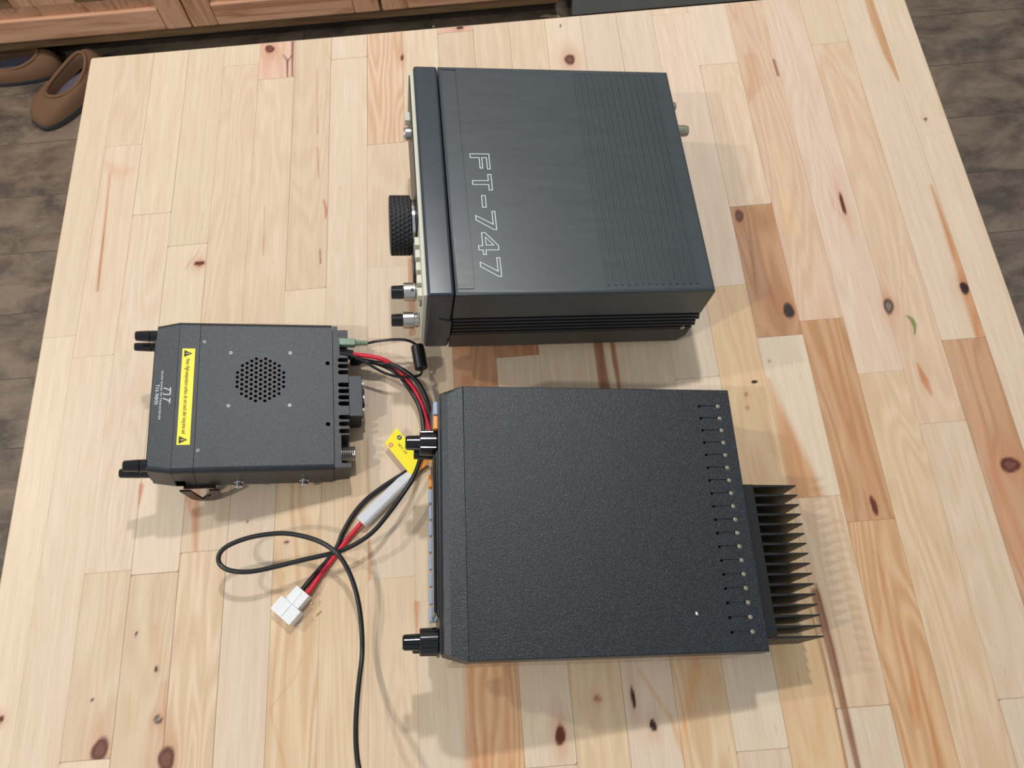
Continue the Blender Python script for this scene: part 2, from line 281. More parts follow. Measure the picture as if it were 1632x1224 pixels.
PATHS = {"red_a":[[0.3065,-0.416,0.8235],[0.3211,-0.4191,0.8245],[0.335,-0.4226,0.8225],[0.3458,-0.4286,0.817],[0.3543,-0.4379,0.8135],[0.363,-0.4509,0.812],[0.3699,-0.4676,0.81],[0.3736,-0.4853,0.808],[0.3743,-0.4944,0.8065],[0.3731,-0.5063,0.805],[0.3689,-0.5165,0.805],[0.3621,-0.5242,0.8055]],"red_b":[[0.3138,-0.5687,0.8055],[0.307,-0.5749,0.804],[0.2977,-0.5853,0.803],[0.2882,-0.5974,0.803],[0.278,-0.6106,0.804],[0.2718,-0.6203,0.806],[0.2675,-0.6258,0.807]],"black":[[0.3044,-0.4159,0.817],[0.326,-0.4226,0.8175],[0.337,-0.4257,0.818],[0.3468,-0.4301,0.8215],[0.3591,-0.4388,0.821],[0.3677,-0.4478,0.817],[0.3733,-0.4605,0.813],[0.3759,-0.4736,0.81],[0.3774,-0.4877,0.807],[0.3771,-0.5003,0.804],[0.3722,-0.5127,0.8035],[0.3624,-0.5205,0.803],[0.3483,-0.528,0.803],[0.3326,-0.537,0.803],[0.3166,-0.5482,0.803],[0.3051,-0.5612,0.803],[0.2965,-0.576,0.803],[0.2918,-0.5875,0.803],[0.2839,-0.5982,0.803],[0.2753,-0.6077,0.804],[0.2632,-0.6229,0.807]],"long":[[0.3081,-0.4175,0.81],[0.3185,-0.4187,0.812],[0.332,-0.4234,0.8125],[0.3474,-0.4334,0.812],[0.3574,-0.4486,0.8115],[0.365,-0.4632,0.811],[0.3686,-0.4764,0.811],[0.3699,-0.4921,0.811],[0.3691,-0.5065,0.812],[0.3659,-0.5221,0.816],[0.3607,-0.5371,0.82],[0.3512,-0.5527,0.823],[0.3394,-0.5683,0.824],[0.3282,-0.5808,0.824],[0.3165,-0.5886,0.823],[0.3021,-0.5946,0.822],[0.2875,-0.5976,0.822],[0.2673,-0.601,0.824],[0.2476,-0.6052,0.827],[0.228,-0.6083,0.83],[0.2128,-0.6068,0.831],[0.2041,-0.6022,0.832],[0.2015,-0.5956,0.833],[0.2051,-0.5886,0.833],[0.2162,-0.5833,0.833],[0.2327,-0.5799,0.833],[0.2532,-0.5792,0.832],[0.2713,-0.5831,0.831],[0.2868,-0.5898,0.83],[0.2986,-0.5994,0.829],[0.3058,-0.6107,0.826],[0.3112,-0.6256,0.822],[0.3145,-0.6428,0.818],[0.3155,-0.6619,0.813],[0.3155,-0.6789,0.813],[0.3146,-0.6957,0.818],[0.3144,-0.7145,0.826],[0.3153,-0.7325,0.834],[0.3178,-0.7477,0.843],[0.3216,-0.7623,0.85],[0.3304,-0.7905,0.856],[0.34,-0.8186,0.85],[0.347,-0.8482,0.83],[0.3522,-0.8745,0.81],[0.3573,-0.8913,0.8022],[0.3635,-0.9064,0.8022]],"audio_a":[[0.3224,-0.4054,0.8225],[0.3306,-0.4045,0.823],[0.3427,-0.4055,0.826],[0.3544,-0.4068,0.827],[0.362,-0.4079,0.824],[0.3672,-0.4105,0.8205]],"ferrite":[[0.3674,-0.4093,0.818],[0.3705,-0.4335,0.816]],"audio_b":[[0.3704,-0.4343,0.815],[0.3691,-0.438,0.815],[0.3619,-0.4404,0.817],[0.3496,-0.4402,0.819],[0.3371,-0.4364,0.822],[0.3227,-0.428,0.827],[0.3104,-0.4212,0.831],[0.301,-0.4183,0.832],[0.2927,-0.4164,0.831]],"fuse":[[0.3627,-0.5237,0.8058],[0.3133,-0.5687,0.8058]],"conn":[[0.2651,-0.6239,0.806],[0.2529,-0.6358,0.806],[0.2465,-0.6444,0.806]],"tag":[[0.3458,-0.4862,0.8105],[0.3353,-0.4998,0.8095],[0.3575,-0.5312,0.809],[0.3679,-0.5174,0.81]],"tag2":[[0.3496,-0.4962,0.8075],[0.3427,-0.5051,0.8075],[0.3645,-0.5266,0.807],[0.3758,-0.5194,0.807]],"leaf":[[0.824,-0.4115,0.801],[0.827,-0.4158,0.801],[0.8282,-0.4225,0.801],[0.8262,-0.4321,0.801]],"speck":[[0.6716,-0.466,0.8]],"chip":[[0.2745,-0.6427,0.8],[0.2781,-0.6394,0.8]],"crumb":[[0.2706,-0.6327,0.8]]}

# ------------------------------------------------------------------ materials
M = {}
M['ft_top'] = plastic('painted_steel_grey', (56, 64, 68), 0.36, 0.08, 1600, wear=0.04, spec=0.6)
M['ft_bezel'] = plastic('bezel_plastic', (48, 57, 66), 0.30, 0.0, wear=0.02)
M['ft_side'] = plastic('side_plastic', (64, 62, 58), 0.5, 0.1, 1400)
M['rib'] = plastic('black_ribs', (26, 27, 30), 0.4)
M['r3'] = plastic('crinkle_paint', (15, 20, 26), 0.36, 0.5, 1250, 1.0, spec=0.6)
M['r3b'] = plastic('textured_plastic', (27, 33, 40), 0.35, 0.45, 1300, 0.9, spec=0.6)
M['gloss'] = plastic('gloss_black', (16, 17, 20), 0.16, spec=0.6)
M['black'] = plastic('satin_black', (24, 24, 26), 0.4)
M['void'] = plastic('opening_shade', (5, 5, 6), 1.0, spec=0.0)  # near-black colour paints the shade inside holes and slots
M['rubber'] = plastic('black_rubber', (30, 33, 36), 0.55, 0.1, 900)
M['wire'] = plastic('black_wire', (28, 28, 31), 0.35)
M['redwire'] = plastic('red_wire', (215, 36, 58), 0.38)
M['anod'] = plastic('black_anodised', (34, 34, 34), 0.45, metal=0.3)
M['ty'] = plastic('fine_texture_black', (23, 30, 37), 0.38, 0.3, 1700, 0.6, spec=0.6)
M['silver'] = plastic('brushed_metal', (205, 203, 198), 0.28, metal=1.0)
M['chrome'] = plastic('chrome', (225, 225, 228), 0.12, metal=1.0)
M['brass'] = plastic('nickel_terminal', (158, 152, 132), 0.42, metal=0.6)
M['chassis'] = plastic('glossy_chassis', (190, 178, 160), 0.22, metal=0.8)
M['beige'] = plastic('beige_plastic', (205, 204, 188), 0.45)
M['greyblue'] = plastic('grey_blue_key', (150, 170, 196), 0.45)
M['orange'] = plastic('orange_key', (240, 150, 48), 0.4)
M['yellow'] = plastic('yellow_label', (255, 232, 30), 0.4)
M['white_ink'] = plastic('white_print', (214, 226, 232), 0.5)
M['black_ink'] = plastic('black_print', (38, 36, 20), 0.5)
M['green_plug'] = plastic('pale_green_plastic', (126, 150, 128), 0.45)
M['white_pl'] = plastic('white_nylon', (232, 234, 236), 0.35)
M['maroon'] = plastic('dark_bracket', (52, 34, 32), 0.25, metal=0.3)
M['red_ink'] = plastic('red_print', (226, 96, 30), 0.5)
M['suede'] = plastic('brown_suede', (122, 92, 70), 0.85, 0.6, 500, 0.10, spec=0.15)
M['suede_d'] = plastic('brown_suede_lining', (104, 78, 60), 0.9, 0.5, 400, spec=0.1)
M['sole'] = plastic('dark_rubber_sole', (52, 52, 52), 0.7)
M['insole'] = plastic('grey_blue_insole', (104, 102, 118), 0.9, spec=0.1)
M['steel'] = plastic('brushed_steel_panel', (150, 158, 160), 0.35, metal=0.6)
M['leaf'] = plastic('green_leaf', (112, 140, 66), 0.5)
M['pale'] = plastic('pale_shaving', (196, 184, 140), 0.6)
M['crumb'] = plastic('white_crumb', (220, 224, 224), 0.6)
M['darkbit'] = plastic('dark_speck', (52, 44, 30), 0.6)

def clear_plastic():
    t = Nt('frosted_clear_plastic'); t.set(Roughness=0.28, Alpha=1.0)
    t.b.inputs['Transmission Weight'].default_value = 0.25
    t.b.inputs['IOR'].default_value = 1.35
    n = t.noise(t.obj(), 120, 2)
    t.l(t.mix(n, rgb(226, 232, 240), rgb(246, 248, 252)), t.b.inputs['Base Color'])
    return t.m
M['clear'] = clear_plastic()

def ground_mat():
    t = Nt('slate_vinyl_floor'); o = t.obj()
    br = t.n('ShaderNodeTexBrick'); br.offset = 0.37; br.inputs['Scale'].default_value = 1.0
    br.inputs['Brick Width'].default_value = 1.22; br.inputs['Row Height'].default_value = 0.152
    br.inputs['Mortar Size'].default_value = 0.0012; br.inputs['Mortar Smooth'].default_value = 0.3
    br.inputs['Color1'].default_value = (0.30, 0.30, 0.30, 1); br.inputs['Color2'].default_value = (0.75, 0.75, 0.75, 1)
    br.inputs['Mortar'].default_value = (0.0, 0.0, 0.0, 1)
    t.l(o, br.inputs['Vector'])
    # every plank shifts the slate pattern
    off = t.n('ShaderNodeVectorMath', operation='MULTIPLY_ADD')
    t.l(br.outputs['Color'], off.inputs[0]); off.inputs[1].default_value = (7, 11, 3); t.l(o, off.inputs[2])
    v = off.outputs[0]
    st = t.scale(v, (1.0, 1.7, 1.0))
    n1 = t.noise(st, 4.0, 5, 0.6, 0.8); n2 = t.noise(st, 9, 7, 0.66, 0.5); n3 = t.noise(st, 70, 4, 0.6)
    c = t.ramp(n1, [(0.30, rgb(84, 76, 70)), (0.45, rgb(116, 103, 90)), (0.55, rgb(128, 110, 94)), (0.68, rgb(112, 106, 98))])
    d = t.ramp(n2, [(0.38, rgb(56, 49, 47)), (0.45, rgb(98, 86, 74)), (0.53, rgb(128, 112, 94)), (0.62, rgb(152, 134, 114))])
    c = t.mix(0.55, c, d)
    c = t.mix(t.math('MULTIPLY', t.ramp(n3, [(0.60, (0, 0, 0)), (0.75, (1, 1, 1))]), 0.35), c, rgb(160, 150, 138))
    c = t.mix(t.math('MULTIPLY', br.outputs['Fac'], 0.55), c, rgb(58, 52, 46))
    t.l(c, t.b.inputs['Base Color']); t.set(Roughness=0.55)
    t.bump(n2, 0.25, 0.002)
    return t.m
M['floor'] = ground_mat()

def cabinet_wood(name, base, dark, vertical=True):
    t = Nt(name); o = t.obj()
    sc = (14, 14, 1.3) if vertical else (1.3, 14, 14)
    v = t.scale(o, sc)
    a = t.noise(v, 2.6, 5, 0.6, 1.2); b = t.noise(t.scale(o, tuple(k * 5 for k in sc)), 3, 3)
    c = t.ramp(a, [(0.36, rgb(*dark)), (0.50, rgb(*base)), (0.66, rgb(*[min(255, k + 14) for k in base]))])
    c = t.mix(t.math('MULTIPLY', b, 0.35), c, rgb(*dark))
    t.l(c, t.b.inputs['Base Color']); t.set(Roughness=0.5)
    return t.m
M['cab'] = cabinet_wood('hickory_vertical', (218, 170, 134), (174, 122, 88))
M['cabh'] = cabinet_wood('hickory_horizontal', (224, 174, 140), (184, 130, 98), False)
M['cabf'] = cabinet_wood('cabinet_frame_wood', (138, 108, 72), (104, 78, 50), False)
M['toe'] = plastic('dark_toe_kick', (58, 50, 42), 0.8)

def butcher_block():
    t = Nt('maple_butcher_block')
    col = t.n('ShaderNodeAttribute', attribute_name='board_col').outputs['Color']
    g = t.n('ShaderNodeAttribute', attribute_name='grain_uv')
    dist = t.n('ShaderNodeAttribute', attribute_name='seam_dist').outputs['Fac']
    sk = t.n('ShaderNodeAttribute', attribute_name='seam_dark').outputs['Fac']
    fig = t.n('ShaderNodeAttribute', attribute_name='figure').outputs['Fac']
    gv = g.outputs['Vector']
    fine = t.noise(t.scale(gv, (900, 22, 1)), 1.0, 3, 0.6)
    mid = t.noise(t.scale(gv, (190, 5, 1)), 1.0, 4, 0.6, 0.4)
    # cathedral figure: bands of a stretched, distorted field
    fld = t.noise(t.scale(gv, (26, 3.2, 1)), 1.0, 2, 0.4, 0.3)
    bands = t.math('SINE', t.math('MULTIPLY', fld, 75.0))
    bands = t.math('MULTIPLY_ADD', bands, 0.5, 0.5)
    pore = t.noise(t.scale(gv, (700, 60, 1)), 1.0, 2, 0.5)
    pm = t.ramp(pore, [(0.70, (0, 0, 0)), (0.78, (1, 1, 1))])
    cloud = t.noise(t.scale(gv, (22, 7, 1)), 1.0, 3, 0.55)
    c = t.mix(t.math('MULTIPLY', t.ramp(fine, [(0.3, (1, 1, 1)), (0.6, (0, 0, 0))]), 0.26), col, (0.70, 0.56, 0.42, 1), 'MULTIPLY')
    c = t.mix(t.math('MULTIPLY', t.ramp(mid, [(0.36, (1, 1, 1)), (0.62, (0, 0, 0))]), 0.22), c, (0.78, 0.66, 0.54, 1), 'MULTIPLY')
    c = t.mix(t.math('MULTIPLY', t.math('MULTIPLY', bands, fig), 0.55), c, (0.72, 0.54, 0.38, 1), 'MULTIPLY')
    c = t.mix(t.math('MULTIPLY', pm, 0.45), c, (0.5, 0.38, 0.28, 1), 'MULTIPLY')
    c = t.mix(t.math('MULTIPLY', t.ramp(cloud, [(0.45, (0, 0, 0)), (0.75, (1, 1, 1))]), 0.15), c, (0.88, 0.82, 0.76, 1), 'MULTIPLY')
    line = t.n('ShaderNodeMapRange'); line.inputs['From Min'].default_value = 0.00016; line.inputs['From Max'].default_value = 0.00048
    line.inputs['To Min'].default_value = 1; line.inputs['To Max'].default_value = 0
    t.l(dist, line.inputs['Value'])
    c = t.mix(t.math('MULTIPLY', line.outputs[0], sk), c, rgb(120, 84, 56))
    t.l(c, t.b.inputs['Base Color'])
    t.set(Roughness=0.42); t.b.inputs['Specular IOR Level'].default_value = 0.35
    t.bump(mid, 0.08, 0.0004)
    return t.m
M['block'] = butcher_block()
t = Nt('table_edge_wood'); o_ = t.obj()
t.l(t.mix(t.noise(t.scale(o_, (3, 60, 60)), 3, 4), rgb(206, 176, 140), rgb(228, 204, 172)), t.b.inputs['Base Color']); t.set(Roughness=0.5)
M['edge'] = t.m

# ------------------------------------------------------------------ room
b = MB(); b.box((-2.6, -3.0, -0.05), (3.4, 1.25, 0.0)); tag(b.build('floor', M['floor']), kind='structure')
b = MB(); b.box((-2.6, 1.25, -0.05), (3.4, 1.30, 2.72)); wall = b.build('wall_back', plastic('wall_paint', (196, 190, 180), 0.8)); tag(wall, kind='structure')

# base cabinets along the back wall: toe kick, frame and three frame-and-panel doors
cab = thing('base_cabinet', 'long knotty brown wooden base cabinet with panelled doors behind the table', 'cabinet', (-0.2, 0.815, 0))
FY = 0.0   # door face plane (local y)
b = MB(); b.box((-1.3, 0.022, 0.100), (0.822, 0.42, 0.90)); b.build('body', M['cab'], cab)
b = MB(); b.box((-1.3, 0.085, 0.0), (0.822, 0.10, 0.100)); b.build('toe_kick', M['toe'], cab, smooth=0)
b = MB(); b.box((-1.3, 0.020, 0.064), (0.822, 0.05, 0.115), 0.002); b.build('face_frame', M['cabf'], cab)
for k, (x0, x1) in enumerate(((-1.06, -0.030), (-0.027, 0.407), (0.413, 0.818))):
    d = MB()
    zb, zt, w = 0.102, 0.80, 0.058
    d.box((x0 + 0.02, FY + 0.017, zb + 0.02), (x1 - 0.02, FY + 0.0195, zt - 0.02))
    dr = d.build('door', M['cab'], cab)
    for (px0, px1) in ((x0, x0 + w), (x1 - w, x1)):
        r = MB(); r.box((px0, FY, zb), (px1, FY + 0.02, zt), 0.004); r.build('door_stile', M['cab'], dr)
    for (pz0, pz1) in ((zb, zb + w), (zt - w, zt)):
        r = MB(); r.box((x0 + w, FY + 0.0005, pz0), (x1 - w, FY + 0.0195, pz1), 0.004); r.build('door_rail', M['cabh'], dr)
    p = MB(); ax, bx = x0 + w, x1 - w; az, bz = zb + w, zt - w
    fl = lambda i, y: [(ax + i, y, az + i), (bx - i, y, az + i), (bx - i, y, bz - i), (ax + i, y, bz - i)]
    p.loops([fl(0, FY + 0.016), fl(0, FY + 0.011), fl(0.006, FY + 0.011), fl(0.030, FY + 0.004), fl(0.031, FY + 0.004)])
    # vertical planking of the raised panel
    xx = ax + 0.034
    while xx < bx - 0.04:
        x2 = min(xx + random.Random(int(xx * 1000)).uniform(0.04, 0.085), bx - 0.034)
        p.box((xx, FY + 0.0018, az + 0.034), (x2 - 0.0015, FY + 0.006, bz - 0.034), 0.0012, mat=1 if int(xx * 97) % 3 == 0 else 0)
        xx = x2
    p.build('door_panel', [M['cab'], M['cabf']], dr)
for kx, kz, kr in ((-0.128, 0.128, 0.004), (-0.117, 0.124, 0.003), (-0.152, 0.117, 0.003)):
    pass
b = MB(); b.box((-1.3, -0.02, 0.90), (0.822, 0.43, 0.935), 0.004)
o = b.build('countertop', M['cabh']); o.location = (-0.2, 0.815, 0); tag(o, 'wooden worktop lying on the brown base cabinet', 'countertop')
ap = thing('dishwasher', 'grey steel-fronted appliance at the right end of the brown cabinet', 'appliance', (0.95, 0.80, 0))
b = MB(); b.box((-0.30, 0.0, 0.055), (0.30, 0.022, 0.86), 0.004); b.build('front_panel', M['steel'], ap)
b = MB(); b.box((-0.30, 0.023, 0.10), (0.30, 0.43, 0.87)); b.build('body', M['black'], ap)
b = MB(); b.box((-0.30, 0.09, 0.0), (0.30, 0.11, 0.10)); b.build('toe_kick', M['toe'], ap)

# ------------------------------------------------------------------ table
TW, TD = 0.925, 0.98
XS = [0, .0335, .0735, .1140, .1552, .1955, .2363, .277, .3178, .3578, .398, .4386, .479, .52, .5605, .601, .6415, .6826, .725, .7658, .8077, .849, .8896, TW]
def board_table():
    rnd = random.Random(11)
    cuts = {c: [0.0, -TD] for c in range(len(XS) - 1)}
    for (x, y) in TOP['joints']:
        for c in range(len(XS) - 1):
            if XS[c] <= x < XS[c + 1]: cuts[c].append(y)
    for c in cuts:
        rnd.random()
        cs = sorted(cuts[c], reverse=True); out = [cs[0]]
        for y in cs[1:]:
            if out[-1] - y > 0.006: out.append(y)
            if len(out) > 1 and out[-2] - out[-1] > 0.44 and False: pass
        cuts[c] = out
    pos, col, guv, sd, sk, fg, faces = [], [], [], [], [], [], []
    base = 0
    lin = lambda c: np.array([s2l(float(k)) for k in c])
    for c in range(len(XS) - 1):
        for k in range(len(cuts[c]) - 1):
            x0, x1, y1, y0 = XS[c], XS[c + 1], cuts[c][k], cuts[c][k + 1]
            ex0, ex1, ey0, ey1 = x0, x1, y0, y1
            if c == 0: ex0 = 0.0015
            if c == len(XS) - 2: ex1 = TW - 0.0015
            if k == 0: ey1 = -0.0015
            if k == len(cuts[c]) - 2: ey0 = -TD + 0.0015
            nx = max(2, int((ex1 - ex0) / 0.0012)); ny = max(2, int((ey1 - ey0) / 0.0022))
            if y1 < -0.83: ny = max(2, int((ey1 - ey0) / 0.02))
            gx = np.linspace(ex0, ex1, nx + 1); gy = np.linspace(ey0, ey1, ny + 1)
            X, Y = np.meshgrid(gx, gy, indexing='ij'); X = X.ravel(); Y = Y.ravel()
            # board tone
            fx = 0.5 * (x0 + x1) / TW; fy = -0.5 * (y0 + y1) / 0.8
            tone = np.array([223, 205, 181.0]) + rnd.uniform(-4, 4) + np.array([rnd.uniform(-.5, .5), rnd.uniform(-1, .7), rnd.uniform(-2, 1.5)])
            if rnd.random() < 0.2: tone -= np.array([3, 5, 6])
            f_ = rnd.choice([0.05, 0.15, 0.3, 0.1])
            for (p, cc, g) in TOP['boards']:
                if x0 <= p[0] < x1 and y0 <= p[1] < y1: tone = np.array(cc, float); f_ = g
            C0 = lin(tone); Cc = np.tile(C0, (len(X), 1)); F = np.full(len(X), f_)
            GX = X.copy(); GY = Y.copy()
            for (pts, ws, cc, al) in TOP['streaks']:
                hit = any(x0 - .004 <= p[0] <= x1 + .004 and y0 - .01 <= p[1] <= y1 + .01 for p in pts)
                # streaks belong to the board holding their middle point
                m = pts[len(pts) // 2]
                if not (x0 - .0015 <= m[0] < x1 + .0015 and any(y0 <= p[1] < y1 for p in pts)): continue
                best = np.full(len(X), 1e9)
                for i in range(len(pts) - 1):
                    ax_, ay_ = pts[i]; bx_, by_ = pts[i + 1]; dx, dy = bx_ - ax_, by_ - ay_
                    tt = np.clip(((X - ax_) * dx + (Y - ay_) * dy) / (dx * dx + dy * dy + 1e-12), 0, 1)
                    w = (ws[i] + (ws[i + 1] - ws[i]) * tt) * 0.5
                    d = np.hypot(X - ax_ - dx * tt, Y - ay_ - dy * tt) - w
                    best = np.minimum(best, d)
                soft = max(0.0007, (0.12 if al > 0.65 else 0.30) * max(ws))
                a = al * np.clip(0.5 - best / (2 * soft), 0, 1)
                Cc = Cc * (1 - a[:, None]) + lin(cc) * a[:, None]
                F = np.maximum(F, a * 0.9)
            for (p, rx, ry, kd) in TOP['knots']:
                if not (x0 - .004 <= p[0] < x1 + .004 and y0 <= p[1] < y1): continue
                dx = (X - p[0]) / rx; dy = (Y - p[1]) / ry
                ang = np.arctan2(dy, dx)
                wob = 1 + 0.10 * np.sin(2 * ang + p[0] * 900) + 0.05 * np.sin(3 * ang + p[1] * 500)
                r = np.hypot(dx, dy) / wob / 1.12
                GX += -np.sign(dx) * rx * 1.1 * np.exp(-(dx ** 2) / 6 - (dy ** 2) / 10) * np.clip(np.abs(dx), 0, 1)
                halo = np.exp(-(dx ** 2) / 4.0 - (dy ** 2) / 9.0) * (0.55 if kd != 'tan' else 0.3)
                if max(rx, ry) < 0.0022: halo *= 0.3
                hc = lin((198, 138, 100)); Cc = Cc * (1 - halo[:, None]) + hc * halo[:, None]
                core = np.clip((1.10 - r) / 0.28, 0, 1)
                kc = {'eye': (96, 50, 38), 'dark': (52, 32, 28), 'red': (104, 46, 32), 'grey': (84, 68, 62), 'tan': (186, 136, 98)}[kd]
                Cc = Cc * (1 - core[:, None]) + lin(kc) * core[:, None]
                if kd in ('eye', 'grey'):
                    inner = np.clip((0.62 - r) / 0.2, 0, 1) * (0.75 + 0.25 * np.sin(5 * ang))
                    ic = lin((138, 92, 76) if kd == 'eye' else (160, 148, 130)); inner = np.clip(inner, 0, 1) * 0.8
                    Cc = Cc * (1 - inner[:, None]) + ic * inner[:, None]
            off = rnd.uniform(0, 50); offy = rnd.uniform(0, 50)
            pos.append(np.stack([X, Y, np.zeros_like(X)], 1)); col.append(np.concatenate([Cc, np.ones((len(X), 1))], 1))
            guv.append(np.stack([GX + off, GY + offy, np.zeros_like(X)], 1))
            d = np.minimum(np.minimum(X - x0 if c else X * 0 + 1, x1 - X if c < len(XS) - 2 else X * 0 + 1), np.minimum(Y - y0, (y1 - Y) if k else X * 0 + 1))
            sd.append(np.maximum(d, 0)); sk.append(np.full(len(X), rnd.choice([0.15, 0.3, 0.45, 0.75]))); fg.append(F)
            I, J = np.meshgrid(np.arange(nx), np.arange(ny), indexing='ij'); a = (I * (ny + 1) + J).ravel() + base
            faces.append(np.stack([a, a + ny + 1, a + ny + 2, a + 1], 1)); base += len(X)
    return [np.concatenate(q) for q in (pos, col, guv, sd, sk, fg, faces)]
pos, colr, guv, sd, sk, fg, faces = board_table()
nv = len(pos)
# rim, sides and underside of the slab
def rect(i, z, r=0.004):
    out = []
    for (cx, cy, a0) in ((TW - i, -i, 0), (i, -i, 90), (i, -TD + i, 180), (TW - i, -TD + i, 270)):
        rr = max(r - i, 0.0002)
        sx = 1 if a0 in (90, 180) else -1; sy = -1 if a0 in (0, 90) else 1
        for k in range(5):
            a = math.radians(a0 + 90 * k / 4)
            out.append((cx + sx * rr + rr * math.cos(a), cy + sy * rr + rr * math.sin(a), z))
    return out
rings = [rect(0.0015, 0.0), rect(0.0004, -0.0005), rect(0.0, -0.0016), rect(0.0, -0.040), rect(0.002, -0.042)]
extra = [p for r in rings for p in r]; nr = len(rings[0])
quads = []
for i in range(len(rings) - 1):
    for k in range(nr):
        a = nv + i * nr + k; b2 = nv + i * nr + (k + 1) % nr
        quads.append((a, a + nr, b2 + nr, b2))
me = bpy.data.meshes.new('tabletop')
V = np.concatenate([pos, np.array(extra)]); nfq = len(faces); Fq = np.concatenate([faces, np.array(quads)])
me.vertices.add(len(V)); me.vertices.foreach_set('co', V.astype(np.float32).ravel())
nl = len(Fq) * 4 + nr
me.loops.add(nl); me.polygons.add(len(Fq) + 1)
under = np.array([nv + 4 * nr + k for k in range(nr)][::-1])
me.loops.foreach_set('vertex_index', np.concatenate([Fq.ravel(), under]).astype(np.int32))
me.polygons.foreach_set('loop_start', np.concatenate([np.arange(len(Fq)) * 4, [len(Fq) * 4]]).astype(np.int32))
mi = np.zeros(len(Fq) + 1, np.int32); mi[nfq:] = 1
me.materials.append(M['block']); me.materials.append(M['edge'])
me.update(calc_edges=True); me.validate()
me.polygons.foreach_set('material_index', mi)
ne = len(extra)
def attr(nm, ty, key, arr, fill):
    at = me.attributes.new(nm, ty, 'POINT'); fill = np.tile(np.array(fill, float), (ne, 1)) if arr.ndim > 1 else np.full(ne, fill)
    at.data.foreach_set(key, np.concatenate([arr, fill]).astype(np.float32).ravel())
attr('board_col', 'FLOAT_COLOR', 'color', colr, (.6, .5, .4, 1)); attr('grain_uv', 'FLOAT_VECTOR', 'vector', guv, (0, 0, 0))
attr('seam_dist', 'FLOAT', 'value', sd, 1.0); attr('seam_dark', 'FLOAT', 'value', sk, 0.0); attr('figure', 'FLOAT', 'value', fg, 0.0)
table = thing('table', 'pale knotty maple butcher block table carrying the three radios', 'table', (0, 0, 0))
o = bpy.data.objects.new('tabletop', me); COL.objects.link(o); o.location = (0, 0, TZ); o.parent = table
b = MB()
for (xa, ya, xb, yb) in ((.10, -.09, .83, -.11), (.10, -.87, .83, -.89), (.09, -.10, .11, -.88), (.815, -.10, .835, -.88)):
    b.box((xa, ya, TZ - .13), (xb, yb, TZ - .0421), 0.002)
b.build('apron', M['edge'], table)
for lx in (.07, .795):
    for ly in (-.07, -.85):
        b = MB(); b.prism([(lx, ly), (lx + .06, ly), (lx + .06, ly - .06), (lx, ly - .06)], 0.0, TZ - .0423); b.build('leg', M['edge'], table)

